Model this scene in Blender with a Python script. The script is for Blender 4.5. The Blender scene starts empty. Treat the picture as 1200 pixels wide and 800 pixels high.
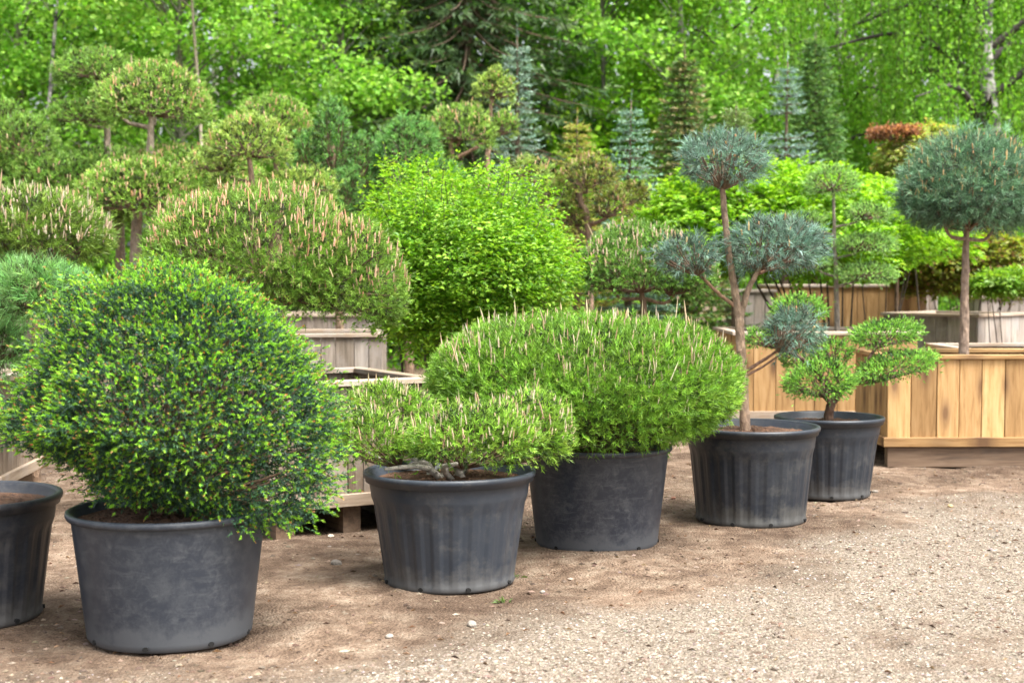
import bpy, math, random
import numpy as np
from mathutils import Vector
R = math.radians
SC = bpy.context.scene
COL = SC.collection

# ------------------------------------------------------------------ camera, sky, sun, exposure
EYE = 1.5; FPX = 1667.0; PITCH = math.atan(75 / FPX)
cam_d = bpy.data.cameras.new('camera'); cam = bpy.data.objects.new('camera', cam_d); COL.objects.link(cam)
cam.location = (0, 0, EYE); cam.rotation_euler = (math.pi / 2 - PITCH, 0, 0)
cam_d.sensor_width = 36; cam_d.lens = FPX / 1200 * 36; cam_d.clip_start = .05; cam_d.clip_end = 900
cam_d.dof.use_dof = True; cam_d.dof.focus_distance = 7.4; cam_d.dof.aperture_fstop = 2.6
SC.camera = cam
SUN_EL, SUN_AZ = 62, 50            # azimuth: degrees to the right of straight behind the camera
wd = bpy.data.worlds.new('World'); SC.world = wd; wd.use_nodes = True
nt = wd.node_tree; nt.nodes.clear()
sky = nt.nodes.new('ShaderNodeTexSky'); sky.sky_type = 'NISHITA'; sky.sun_disc = False
sky.sun_elevation = R(SUN_EL); sky.sun_rotation = R(180 - SUN_AZ)
sky.air_density = 1.0; sky.dust_density = 6.0; sky.ozone_density = 1.0
hs = nt.nodes.new('ShaderNodeHueSaturation'); hs.inputs['Saturation'].default_value = .28
bg = nt.nodes.new('ShaderNodeBackground'); bg.inputs[1].default_value = .115
wo = nt.nodes.new('ShaderNodeOutputWorld')
nt.links.new(sky.outputs[0], hs.inputs['Color']); nt.links.new(hs.outputs[0], bg.inputs[0]); nt.links.new(bg.outputs[0], wo.inputs[0])
sun_d = bpy.data.lights.new('sun', 'SUN'); sun = bpy.data.objects.new('sun', sun_d); COL.objects.link(sun)
sun_d.energy = 2.2; sun_d.angle = R(28); sun_d.color = (1, .95, .87)
sdir = Vector((math.sin(R(SUN_AZ)) * math.cos(R(SUN_EL)), -math.cos(R(SUN_AZ)) * math.cos(R(SUN_EL)), math.sin(R(SUN_EL))))
sun.rotation_euler = sdir.to_track_quat('Z', 'Y').to_euler(); sun.location = (6, -6, 12)
vs = SC.view_settings
vs.view_transform = 'Standard'; vs.look = 'None'; vs.gamma = 1; vs.use_curve_mapping = False
vs.exposure = 1.85
SC.cycles.max_bounces = 8; SC.cycles.transparent_max_bounces = 4; SC.cycles.use_denoising = True; SC.cycles.use_adaptive_sampling = False

# ------------------------------------------------------------------ helpers
def at(px, py, d):
    """world point seen at photo pixel (px,py) (1200x800), at distance d along +Y"""
    u = (px - 600) / FPX; v = (400 - py) / FPX
    c, s = math.cos(PITCH), math.sin(PITCH)
    x, y, z = u, c + v * s, v * c - s
    k = d / y
    return np.array([x * k, d, EYE + z * k])
def m(px, d): return px * d / FPX

def tag(o, label=None, cat=None, group=None, kind=None):
    if label: o['label'] = label
    if cat: o['category'] = cat
    if group: o['group'] = group
    if kind: o['kind'] = kind
    return o
def empty(name, loc, label, cat, group=None):
    o = bpy.data.objects.new(name, None); COL.objects.link(o); o.location = [float(v) for v in loc]; o.empty_display_size = .2
    return tag(o, label, cat, group)

class MB:
    """collects vertices, triangles/quads and a colour per vertex; build() links ONE mesh object"""
    def __init__(s): s.v = []; s.t = []; s.q = []; s.c = []; s.n = 0
    def add(s, v, tris=None, quads=None, col=None):
        v = np.asarray(v, float).reshape(-1, 3)
        if tris is not None and len(tris): s.t.append(np.asarray(tris, np.int32) + s.n)
        if quads is not None and len(quads): s.q.append(np.asarray(quads, np.int32) + s.n)
        c = np.ones((len(v), 3)) * .5 if col is None else np.broadcast_to(np.asarray(col, float), (len(v), 3))
        s.v.append(v); s.c.append(c); s.n += len(v)
    def mesh(s, name, org=(0, 0, 0), smooth=False):
        v = np.concatenate(s.v) - np.asarray(org, float)
        t = np.concatenate(s.t) if s.t else np.zeros((0, 3), np.int32)
        q = np.concatenate(s.q) if s.q else np.zeros((0, 4), np.int32)
        me = bpy.data.meshes.new(name)
        me.vertices.add(len(v)); me.vertices.foreach_set('co', v.astype(np.float32).ravel())
        nl = len(t) * 3 + len(q) * 4; me.loops.add(nl)
        me.loops.foreach_set('vertex_index', np.concatenate([t.ravel(), q.ravel()]).astype(np.int32))
        npoly = len(t) + len(q); me.polygons.add(npoly)
        ls = np.concatenate([np.arange(len(t)) * 3, len(t) * 3 + np.arange(len(q)) * 4]).astype(np.int32)
        me.polygons.foreach_set('loop_start', ls)
        me.polygons.foreach_set('use_smooth', np.full(npoly, smooth, bool))
        c = np.concatenate(s.c); a = me.color_attributes.new('Col', 'FLOAT_COLOR', 'POINT')
        a.data.foreach_set('color', np.concatenate([c, np.ones((len(c), 1))], 1).astype(np.float32).ravel())
        me.update(calc_edges=True); me.validate()
        return me
    def build(s, name, mat, parent=None, smooth=False, loc=None):
        """coordinates are world ones; parent sits unrotated at its location"""
        org = parent_world(parent) if parent else (loc if loc is not None else (0, 0, 0))
        me = s.mesh(name, org, smooth); me.materials.append(mat)
        o = bpy.data.objects.new(name, me); COL.objects.link(o)
        if parent: o.parent = parent
        else: o.location = [float(x) for x in org]
        return o
def parent_world(p):
    w = np.zeros(3)
    while p: w += np.array(p.location); p = p.parent
    return w

def unit(a): return a / np.maximum(np.linalg.norm(a, axis=-1, keepdims=True), 1e-9)
def perp(D, rng):
    a = unit(np.cross(D, unit(rng.normal(size=D.shape)))); return a
def tube(mb, pts, rad, sides=8, col=(.2, .14, .09), rng=None, rough=0.0, cap=True):
    pts = np.asarray(pts, float); n = len(pts); rad = np.atleast_1d(np.asarray(rad, float)); rad = np.interp(np.linspace(0, 1, n), np.linspace(0, 1, len(rad)), rad) if len(rad) > 1 else np.full(n, rad[0])
    T = np.gradient(pts, axis=0); T = unit(T)
    ref = np.array([1., .3, .1]) if abs(T[0][0]) < .8 else np.array([0., 1., .2])
    A = unit(np.cross(T, ref)); B = np.cross(T, A)
    th = np.linspace(0, 2 * np.pi, sides, endpoint=False)
    r = rad[:, None] * np.ones((n, sides))
    if rng is not None and rough: r = r * (1 + rng.normal(size=r.shape) * rough)
    V = pts[:, None, :] + r[..., None] * (np.cos(th)[None, :, None] * A[:, None] + np.sin(th)[None, :, None] * B[:, None])
    i = np.arange(n - 1)[:, None]; j = np.arange(sides)[None, :]; k = (j + 1) % sides
    q = np.stack([i * sides + j, i * sides + k, (i + 1) * sides + k, (i + 1) * sides + j], -1).reshape(-1, 4)
    V = V.reshape(-1, 3); tr = None
    if cap:
        V = np.concatenate([V, pts[-1:] + T[-1:] * rad[-1] * .5]); e = (n - 1) * sides
        tr = np.array([[e + a, e + (a + 1) % sides, len(V) - 1] for a in range(sides)])
    c = np.asarray(col, float)
    if c.ndim == 1 and rng is not None: c = c[None] * (1 + rng.normal(size=(len(V), 1)) * .12)
    mb.add(V, tr, q, c)
def curve(pts, n=12, rng=None, wob=0.0):
    """smooth Catmull-Rom through the points"""
    P = np.asarray(pts, float)
    if len(P) == 2: P = np.array([P[0], (P[0] + P[1]) / 2, P[1]])
    Q = np.concatenate([[2 * P[0] - P[1]], P, [2 * P[-1] - P[-2]]]); out = []
    ns = len(P) - 1; per = max(2, n // ns)
    for i in range(ns):
        a, b, c, d = Q[i:i + 4]
        for t in np.linspace(0, 1, per, endpoint=False):
            out.append(.5 * ((2 * b) + (-a + c) * t + (2 * a - 5 * b + 4 * c - d) * t * t + (-a + 3 * b - 3 * c + d) * t ** 3))
    out.append(P[-1]); out = np.array(out)
    if rng is not None and wob: out[1:-1] += rng.normal(size=out[1:-1].shape) * wob
    return out
def needles(mb, P, D, L, w, rng, c0, c1):
    n = len(P); S = perp(D, rng) * (np.broadcast_to(w, (n,))[:, None] * .5)
    V = np.empty((n, 3, 3)); V[:, 0] = P - S; V[:, 1] = P + S; V[:, 2] = P + D * np.asarray(L).reshape(-1, 1)
    C = np.empty((n, 3, 3)); C[:, 0] = c0; C[:, 1] = c0; C[:, 2] = c1
    mb.add(V.reshape(-1, 3), np.arange(n * 3).reshape(-1, 3), None, C.reshape(-1, 3))
def shoots(mb, P, D, L, k, nl, w, ang, rng, col, tip=1.25, start=.25, jit=.22):
    """bottlebrush shoots: k needles round each axis"""
    k = max(4, round(k * .43)); w = w * 1.7      # few, broad needles keep the mesh light
    n = len(P); L = np.broadcast_to(L, (n,)); col = np.broadcast_to(col, (n, 3))
    t = start + (1 - start) * rng.random((n, k))
    base = P[:, None] + D[:, None] * (L[:, None] * t)[..., None]
    Dk = np.repeat(D[:, None], k, 1)
    side = perp(Dk, rng); a = ang * (1.15 - .5 * t) + rng.normal(size=(n, k)) * .12
    nd = unit(Dk * np.cos(a)[..., None] + side * np.sin(a)[..., None])
    ln = nl * (1 + rng.normal(size=(n, k)) * jit)
    cc = col[:, None] * (1 + rng.normal(size=(n, k, 1)) * .12)
    cc = np.clip(cc, .002, .9)
    needles(mb, base.reshape(-1, 3), nd.reshape(-1, 3), ln.ravel(), w, rng, cc.reshape(-1, 3), np.clip(cc * tip, 0, .9).reshape(-1, 3))
def leaves(mb, P, A, N, L, wr, rng, col, fold=.25):
    """folded diamond leaves: base P, along A, face normal N"""
    n = len(P); L = np.broadcast_to(L, (n,))[:, None]; A = unit(A); S = unit(np.cross(A, N)); N = np.cross(S, A)
    V = np.empty((n, 4, 3)); V[:, 0] = P; V[:, 2] = P + A * L - N * L * .12
    V[:, 1] = P + A * L * .45 + S * L * wr * .5 + N * L * fold * .3; V[:, 3] = P + A * L * .45 - S * L * wr * .5 + N * L * fold * .3
    C = np.repeat(np.broadcast_to(col, (n, 3))[:, None], 4, 1)
    i = np.arange(n) * 4
    mb.add(V.reshape(-1, 3), np.concatenate([np.stack([i, i + 1, i + 2], 1), np.stack([i, i + 2, i + 3], 1)]), None, C.reshape(-1, 3))
def varcol(rng, n, cols, wts=None, j=.15):
    cols = np.asarray(cols, float); idx = rng.choice(len(cols), n, p=wts)
    return np.clip(cols[idx] * (1 + rng.normal(size=(n, 1)) * j) * (1 + rng.normal(size=(n, 3)) * .05), .003, .9)
def spheredirs(n, rng, zmin=-1., zmax=1.):
    i = np.arange(n) + .5; z = zmin + (zmax - zmin) * i / n; ph = i * 2.399963 + rng.random() * 6.28
    r = np.sqrt(np.maximum(0, 1 - z * z)); d = np.stack([r * np.cos(ph), r * np.sin(ph), z], 1)
    return unit(d + rng.normal(size=d.shape) * (1.1 / math.sqrt(n)))
def lumps(rng, n=14, amp=.1, wid=.5):
    c = unit(rng.normal(size=(n, 3))); a = rng.normal(size=n) * amp
    return lambda d: 1 + (a * np.exp(-(((d[:, None] - c[None]) ** 2).sum(-1)) / (2 * wid * wid * .4))).sum(1)
def rotm(rx=0, ry=0, rz=0):
    from mathutils import Euler
    return np.array(Euler((rx, ry, rz)).to_matrix())

# ------------------------------------------------------------------ materials
def mat(name):
    M = bpy.data.materials.new(name); M.use_nodes = True; n = M.node_tree.nodes; n.clear()
    return M, n, M.node_tree.links
def N(n, t, **kw):
    o = n.new(t)
    for k, v in kw.items():
        if k in o.inputs: o.inputs[k].default_value = v
        else: setattr(o, k, v)
    return o
def ramp(n, stops, interp='LINEAR'):
    r = n.new('ShaderNodeValToRGB'); r.color_ramp.interpolation = interp; e = r.color_ramp.elements
    while len(e) < len(stops): e.new(.5)
    for a, (p, c) in zip(e, stops): a.position = p; a.color = (*c, 1) if len(c) == 3 else c
    return r
def foliage_mat(name, trans=.35, rough=.55, spec=.35, tint=(1.1, 1.15, .7)):
    M, n, l = mat(name)
    a = N(n, 'ShaderNodeAttribute', attribute_name='Col')
    p = N(n, 'ShaderNodeBsdfPrincipled', Roughness=rough); p.inputs['Specular IOR Level'].default_value = spec
    mx = N(n, 'ShaderNodeMix', data_type='RGBA', blend_type='MULTIPLY'); mx.inputs[0].default_value = 1
    mx.inputs[7].default_value = (*tint, 1)
    t = N(n, 'ShaderNodeBsdfTranslucent'); s = N(n, 'ShaderNodeMixShader'); s.inputs[0].default_value = trans
    o = N(n, 'ShaderNodeOutputMaterial')
    l.new(a.outputs['Color'], p.inputs['Base Color']); l.new(a.outputs['Color'], mx.inputs[6]); l.new(mx.outputs[2], t.inputs['Color'])
    l.new(p.outputs[0], s.inputs[1]); l.new(t.outputs[0], s.inputs[2]); l.new(s.outputs[0], o.inputs[0])
    return M
M_NEEDLE = foliage_mat('needle_green', .3, .5, .4, (1.15, 1.2, .7))
M_BLUE = foliage_mat('needle_blue', .22, .5, .4, (1.0, 1.1, .9))
M_LEAF = foliage_mat('leaf_green', .45, .45, .4, (1.25, 1.25, .5))
M_FAR = foliage_mat('leaf_far', .5, .6, .25, (1.08, 1.25, .55))
M_CANDLE = foliage_mat('pine_candle', .15, .7, .2, (1, 1, .8))
def bark_mat(name, scale=30, bump=.5):
    M, n, l = mat(name)
    a = N(n, 'ShaderNodeAttribute', attribute_name='Col'); tc = N(n, 'ShaderNodeTexCoord'); mp = N(n, 'ShaderNodeMapping')
    mp.inputs['Scale'].default_value = (1, 1, .45)
    no = N(n, 'ShaderNodeTexNoise', Scale=scale, Detail=6, Roughness=.65); vo = N(n, 'ShaderNodeTexVoronoi', Scale=scale * .8)
    l.new(tc.outputs['Object'], mp.inputs[0]); l.new(mp.outputs[0], no.inputs['Vector']); l.new(mp.outputs[0], vo.inputs['Vector'])
    r = ramp(n, [(.25, (.45, .45, .45)), (.55, (1, 1, 1)), (.8, (1.5, 1.45, 1.35))]); l.new(no.outputs[0], r.inputs[0])
    mx = N(n, 'ShaderNodeMix', data_type='RGBA', blend_type='MULTIPLY'); mx.inputs[0].default_value = 1
    l.new(a.outputs['Color'], mx.inputs[6]); l.new(r.outputs[0], mx.inputs[7])
    ad = N(n, 'ShaderNodeMath', operation='ADD'); l.new(no.outputs[0], ad.inputs[0]); l.new(vo.outputs[0], ad.inputs[1])
    b = N(n, 'ShaderNodeBump', Strength=bump, Distance=.02); l.new(ad.outputs[0], b.inputs['Height'])
    p = N(n, 'ShaderNodeBsdfPrincipled', Roughness=.9); o = N(n, 'ShaderNodeOutputMaterial')
    l.new(mx.outputs[2], p.inputs['Base Color']); l.new(b.outputs[0], p.inputs['Normal']); l.new(p.outputs[0], o.inputs[0])
    return M
M_BARK = bark_mat('bark', 38, .9); M_TWIG = bark_mat('twig_bark', 60, .2)
def birch_mat():
    M, n, l = mat('birch_bark'); tc = N(n, 'ShaderNodeTexCoord'); mp = N(n, 'ShaderNodeMapping'); mp.inputs['Scale'].default_value = (1, 1, 2.2)
    no = N(n, 'ShaderNodeTexNoise', Scale=2.6, Detail=5, Roughness=.7); l.new(tc.outputs['Object'], mp.inputs[0]); l.new(mp.outputs[0], no.inputs[0])
    r = ramp(n, [(.45, (.025, .025, .025)), (.53, (.28, .27, .255)), (.66, (.5, .48, .46))]); l.new(no.outputs[0], r.inputs[0])
    p = N(n, 'ShaderNodeBsdfPrincipled', Roughness=.85); o = N(n, 'ShaderNodeOutputMaterial')
    l.new(r.outputs[0], p.inputs['Base Color']); l.new(p.outputs[0], o.inputs[0]); return M
M_BIRCH = birch_mat()
def pot_mat(name, base, dust, seed, scratch=.5):
    M, n, l = mat(name); tc = N(n, 'ShaderNodeTexCoord'); mp = N(n, 'ShaderNodeMapping'); mp.inputs['Location'].default_value = (seed, seed * 1.7, 0)
    l.new(tc.outputs['Object'], mp.inputs[0])
    sx = N(n, 'ShaderNodeSeparateXYZ'); l.new(tc.outputs['Object'], sx.inputs[0])
    n1 = N(n, 'ShaderNodeTexNoise', Scale=5, Detail=8, Roughness=.7); l.new(mp.outputs[0], n1.inputs[0])
    n2 = N(n, 'ShaderNodeTexNoise', Scale=38, Detail=6, Roughness=.75); l.new(mp.outputs[0], n2.inputs[0])
    ms = N(n, 'ShaderNodeMapping'); ms.inputs['Scale'].default_value = (3.5, 3.5, 17); ms.inputs['Location'].default_value = (seed * 3, 0, seed); l.new(tc.outputs['Object'], ms.inputs[0])
    n3 = N(n, 'ShaderNodeTexNoise', Scale=2.4, Detail=7, Roughness=.72, Distortion=.8); l.new(ms.outputs[0], n3.inputs[0])
    # dirt splashed up from the ground: height + noise
    mr = N(n, 'ShaderNodeMapRange'); mr.inputs[1].default_value = 0.0; mr.inputs[2].default_value = .15; mr.inputs[3].default_value = .40; mr.inputs[4].default_value = 0
    l.new(sx.outputs[2], mr.inputs[0])
    ad = N(n, 'ShaderNodeMath', operation='ADD'); l.new(mr.outputs[0], ad.inputs[0]); l.new(n1.outputs[0], ad.inputs[1])
    a2 = N(n, 'ShaderNodeMath', operation='MULTIPLY_ADD'); l.new(n2.outputs[0], a2.inputs[0]); a2.inputs[1].default_value = .5; l.new(ad.outputs[0], a2.inputs[2])
    r1 = ramp(n, [(.76, (0, 0, 0)), (1.04, (.9, .9, .9)), ]); l.new(a2.outputs[0], r1.inputs[0])
    mA = N(n, 'ShaderNodeMath', operation='MULTIPLY'); l.new(r1.outputs[0], mA.inputs[0]); mA.inputs[1].default_value = .5
    r2 = ramp(n, [(.54, (0, 0, 0)), (.6, (.7, .7, .7)), (.72, (1, 1, 1))]); l.new(n3.outputs[0], r2.inputs[0])
    mB = N(n, 'ShaderNodeMath', operation='MULTIPLY'); l.new(r2.outputs[0], mB.inputs[0]); mB.inputs[1].default_value = scratch * .32
    vo = N(n, 'ShaderNodeTexVoronoi', Scale=70); l.new(mp.outputs[0], vo.inputs['Vector']); rv = ramp(n, [(.10, (1, 1, 1)), (.24, (0, 0, 0))]); l.new(vo.outputs['Distance'], rv.inputs[0])
    rn = ramp(n, [(.48, (0, 0, 0)), (.62, (1, 1, 1))]); l.new(n1.outputs[0], rn.inputs[0]); mC = N(n, 'ShaderNodeMath', operation='MULTIPLY'); l.new(rv.outputs[0], mC.inputs[0]); l.new(rn.outputs[0], mC.inputs[1])
    mD = N(n, 'ShaderNodeMath', operation='MULTIPLY'); l.new(mC.outputs[0], mD.inputs[0]); mD.inputs[1].default_value = scratch * .55
    n4 = N(n, 'ShaderNodeTexNoise', Scale=17, Detail=9, Roughness=.78, Distortion=.4); l.new(mp.outputs[0], n4.inputs[0]); r4 = ramp(n, [(.46, (0, 0, 0)), (.66, (1, 1, 1))]); l.new(n4.outputs[0], r4.inputs[0])
    mE = N(n, 'ShaderNodeMath', operation='MULTIPLY_ADD'); l.new(r4.outputs[0], mE.inputs[0]); mE.inputs[1].default_value = .06 + scratch * .4; l.new(mB.outputs[0], mE.inputs[2]); mB = mE
    m0 = N(n, 'ShaderNodeMath', operation='MAXIMUM'); l.new(mB.outputs[0], m0.inputs[0]); l.new(mD.outputs[0], m0.inputs[1])
    mm = N(n, 'ShaderNodeMath', operation='MAXIMUM'); l.new(mA.outputs[0], mm.inputs[0]); l.new(m0.outputs[0], mm.inputs[1])
    mx = N(n, 'ShaderNodeMix', data_type='RGBA'); mx.inputs[6].default_value = (*base, 1); mx.inputs[7].default_value = (*dust, 1); l.new(mm.outputs[0], mx.inputs[0])
    rr = N(n, 'ShaderNodeMapRange'); rr.inputs[3].default_value = .42; rr.inputs[4].default_value = .8; l.new(mm.outputs[0], rr.inputs[0])
    b = N(n, 'ShaderNodeBump', Strength=.12, Distance=.004); l.new(n2.outputs[0], b.inputs['Height'])
    p = N(n, 'ShaderNodeBsdfPrincipled'); o = N(n, 'ShaderNodeOutputMaterial'); p.inputs['Specular IOR Level'].default_value = .45
    l.new(mx.outputs[2], p.inputs['Base Color']); l.new(rr.outputs[0], p.inputs['Roughness']); l.new(b.outputs[0], p.inputs['Normal']); l.new(p.outputs[0], o.inputs[0])
    return M
def wood_mat(name, c0, c1, c2, knot=(.12, .06, .03), knots=1.0, grey=.0, greycol=(.3, .28, .26)):
    M, n, l = mat(name); tc = N(n, 'ShaderNodeTexCoord'); oi = N(n, 'ShaderNodeObjectInfo')
    cb = N(n, 'ShaderNodeCombineXYZ')
    k1 = N(n, 'ShaderNodeMath', operation='MULTIPLY'); k1.inputs[1].default_value = 37.; l.new(oi.outputs['Random'], k1.inputs[0])
    k2 = N(n, 'ShaderNodeMath', operation='MULTIPLY'); k2.inputs[1].default_value = 91.; l.new(oi.outputs['Random'], k2.inputs[0])
    l.new(k1.outputs[0], cb.inputs[0]); l.new(k2.outputs[0], cb.inputs[1]); l.new(k1.outputs[0], cb.inputs[2])
    va = N(n, 'ShaderNodeVectorMath', operation='ADD'); l.new(tc.outputs['Object'], va.inputs[0]); l.new(cb.outputs[0], va.inputs[1])
    mp = N(n, 'ShaderNodeMapping'); mp.inputs['Scale'].default_value = (1, 1, .09); l.new(va.outputs[0], mp.inputs[0])
    g = N(n, 'ShaderNodeTexNoise', Scale=34, Detail=7, Roughness=.62, Distortion=.5); l.new(mp.outputs[0], g.inputs[0])
    r = ramp(n, [(.3, c0), (.5, c1), (.72, c2)]); l.new(g.outputs[0], r.inputs[0])
    # knots and resin streaks
    mk = N(n, 'ShaderNodeMapping'); mk.inputs['Scale'].default_value = (1, 1, .38); l.new(va.outputs[0], mk.inputs[0])
    sk = N(n, 'ShaderNodeSeparateXYZ'); l.new(mk.outputs[0], sk.inputs[0]); ck = N(n, 'ShaderNodeCombineXYZ'); l.new(sk.outputs[0], ck.inputs[0]); l.new(sk.outputs[2], ck.inputs[1])
    v = N(n, 'ShaderNodeTexVoronoi', voronoi_dimensions='2D', Scale=3.6); v.inputs['Randomness'].default_value = 1; l.new(ck.outputs[0], v.inputs['Vector'])
    rk = ramp(n, [(.05, (1, 1, 1)), (.10, (.6, .6, .6)), (.20, (.12, .12, .12)), (.3, (0, 0, 0))]); l.new(v.outputs['Distance'], rk.inputs[0])
    mks = N(n, 'ShaderNodeMath', operation='MULTIPLY'); l.new(rk.outputs[0], mks.inputs[0]); mks.inputs[1].default_value = knots
    x1 = N(n, 'ShaderNodeMix', data_type='RGBA'); l.new(mks.outputs[0], x1.inputs[0]); l.new(r.outputs[0], x1.inputs[6]); x1.inputs[7].default_value = (*knot, 1)
    # tone per board
    rb = ramp(n, [(0, (.66, .6, .52)), (.25, (.85, .8, .74)), (.7, (1.05, 1.0, .96)), (1, (1.28, 1.28, 1.25))]); l.new(oi.outputs['Random'], rb.inputs[0])
    x2 = N(n, 'ShaderNodeMix', data_type='RGBA', blend_type='MULTIPLY'); x2.inputs[0].default_value = 1; l.new(x1.outputs[2], x2.inputs[6]); l.new(rb.outputs[0], x2.inputs[7])
    # weathering blotches
    nw = N(n, 'ShaderNodeTexNoise', Scale=3.2, Detail=6, Roughness=.7); l.new(va.outputs[0], nw.inputs[0])
    rw = ramp(n, [(.62 - grey * .35, (0, 0, 0)), (.85 - grey * .35, (1, 1, 1))]); l.new(nw.outputs[0], rw.inputs[0])
    mw = N(n, 'ShaderNodeMath', operation='MULTIPLY'); l.new(rw.outputs[0], mw.inputs[0]); mw.inputs[1].default_value = min(1., .35 + grey)
    x3 = N(n, 'ShaderNodeMix', data_type='RGBA'); l.new(mw.outputs[0], x3.inputs[0]); l.new(x2.outputs[2], x3.inputs[6]); x3.inputs[7].default_value = (*greycol, 1)
    b = N(n, 'ShaderNodeBump', Strength=.35, Distance=.006); l.new(g.outputs[0], b.inputs['Height'])
    p = N(n, 'ShaderNodeBsdfPrincipled', Roughness=.75); o = N(n, 'ShaderNodeOutputMaterial')
    l.new(x3.outputs[2], p.inputs['Base Color']); l.new(b.outputs[0], p.inputs['Normal']); l.new(p.outputs[0], o.inputs[0])
    return M
WOOD = {
 'fresh': wood_mat('pine_board_fresh', (.27, .15, .052), (.42, .262, .11), (.50, .335, .165), (.08, .032, .014), .75, .02, (.22, .15, .085)),
 'grey': wood_mat('board_weathered_grey', (.17, .15, .125), (.30, .265, .235), (.39, .355, .325), (.09, .07, .06), .5, .45, (.31, .29, .275)),
 'brown': wood_mat('board_weathered_brown', (.13, .095, .068), (.22, .175, .135), (.30, .255, .21), (.07, .045, .03), .8, .4, (.26, .235, .21)),
 'rim': wood_mat('rim_board', (.24, .18, .13), (.37, .30, .235), (.46, .39, .325), (.14, .09, .05), .4, .4, (.34, .32, .30)),
 'skid': wood_mat('skid_beam', (.07, .045, .03), (.13, .085, .055), (.18, .125, .085), (.05, .03, .02), .3, .2, (.12, .1, .08)),
}
def soil_mat(name, a, b):
    M, n, l = mat(name); tc = N(n, 'ShaderNodeTexCoord')
    no = N(n, 'ShaderNodeTexNoise', Scale=40, Detail=8, Roughness=.75); vo = N(n, 'ShaderNodeTexVoronoi', Scale=55)
    l.new(tc.outputs['Object'], no.inputs[0]); l.new(tc.outputs['Object'], vo.inputs[0])
    r = ramp(n, [(.3, a), (.7, b)]); l.new(no.outputs[0], r.inputs[0])
    ad = N(n, 'ShaderNodeMath', operation='ADD'); l.new(no.outputs[0], ad.inputs[0]); l.new(vo.outputs[0], ad.inputs[1])
    bm = N(n, 'ShaderNodeBump', Strength=1, Distance=.02); l.new(ad.outputs[0], bm.inputs['Height'])
    p = N(n, 'ShaderNodeBsdfPrincipled', Roughness=.95); o = N(n, 'ShaderNodeOutputMaterial')
    l.new(r.outputs[0], p.inputs['Base Color']); l.new(bm.outputs[0], p.inputs['Normal']); l.new(p.outputs[0], o.inputs[0]); return M
M_SOIL = soil_mat('potting_soil', (.05, .025, .013), (.22, .115, .065)); M_SOIL2 = soil_mat('dark_soil', (.03, .02, .014), (.10, .07, .045))
def plain(name, c, rough=.8):
    M, n, l = mat(name); tc = N(n, 'ShaderNodeTexCoord'); no = N(n, 'ShaderNodeTexNoise', Scale=20, Detail=4); l.new(tc.outputs['Object'], no.inputs[0])
    r = ramp(n, [(.3, tuple(x * .8 for x in c)), (.7, tuple(x * 1.2 for x in c))]); l.new(no.outputs[0], r.inputs[0])
    p = N(n, 'ShaderNodeBsdfPrincipled', Roughness=rough); o = N(n, 'ShaderNodeOutputMaterial'); l.new(r.outputs[0], p.inputs['Base Color']); l.new(p.outputs[0], o.inputs[0]); return M
M_HOLE_SHADE = plain('drain_hole_shade', (.004, .004, .004), .9)  # near-black colour stands in for the shade inside a hole
def stone_mat(name):
    M, n, l = mat(name); a = N(n, 'ShaderNodeAttribute', attribute_name='Col'); tc = N(n, 'ShaderNodeTexCoord')
    no = N(n, 'ShaderNodeTexNoise', Scale=70, Detail=5); l.new(tc.outputs['Object'], no.inputs[0])
    r = ramp(n, [(.3, (.7, .7, .7)), (.7, (1.15, 1.15, 1.15))]); l.new(no.outputs[0], r.inputs[0])
    mx = N(n, 'ShaderNodeMix', data_type='RGBA', blend_type='MULTIPLY'); mx.inputs[0].default_value = 1; l.new(a.outputs['Color'], mx.inputs[6]); l.new(r.outputs[0], mx.inputs[7])
    p = N(n, 'ShaderNodeBsdfPrincipled', Roughness=.9); o = N(n, 'ShaderNodeOutputMaterial'); l.new(mx.outputs[2], p.inputs['Base Color']); l.new(p.outputs[0], o.inputs[0]); return M
M_STONE = stone_mat('stone')

# ------------------------------------------------------------------ ground
GX = np.array([[px, py] for px, py in [(-900, 815), (250, 815), (420, 778), (600, 745), (760, 708), (880, 672), (960, 640), (1020, 612), (1090, 592), (1250, 583), (1700, 560)]], float)
GW = np.array([[(px - 600) / FPX * (EYE * FPX / (py - 325)), EYE * FPX / (py - 325)] for px, py in GX])
def wnoise(x, y, seed, sc):
    rs = np.random.default_rng(seed); o = 0
    for k in range(7):
        f = sc * (.6 + 1.6 * rs.random()); a = rs.random() * 6.28; p = rs.random() * 6.28
        o = o + np.sin(f * (x * math.cos(a) + y * math.sin(a)) + p + 1.3 * np.sin(f * .7 * (x * math.sin(a) - y * math.cos(a)) + p * 2))
    return o / 3.5
def gravel_mask(x, y):
    yb = np.interp(x, GW[:, 0], GW[:, 1])
    e = (yb - y) - .12 + .30 * wnoise(x, y, 3, 2.2) + .22 * wnoise(x, y, 4, 7.) + .10 * wnoise(x, y, 5, 19.)
    g = np.clip(e / .8 + .5, 0, 1)
    return g * np.clip(1.05 - .5 * np.clip(wnoise(x, y, 6, 3.1) + .6 * wnoise(x, y, 7, 11.) - .25, 0, 1.2), .3, 1)
def relief(x, y): return .013 * wnoise(x, y, 11, 1.7) + .010 * wnoise(x, y, 12, 6.) + .005 * wnoise(x, y, 13, 17.)
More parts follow.
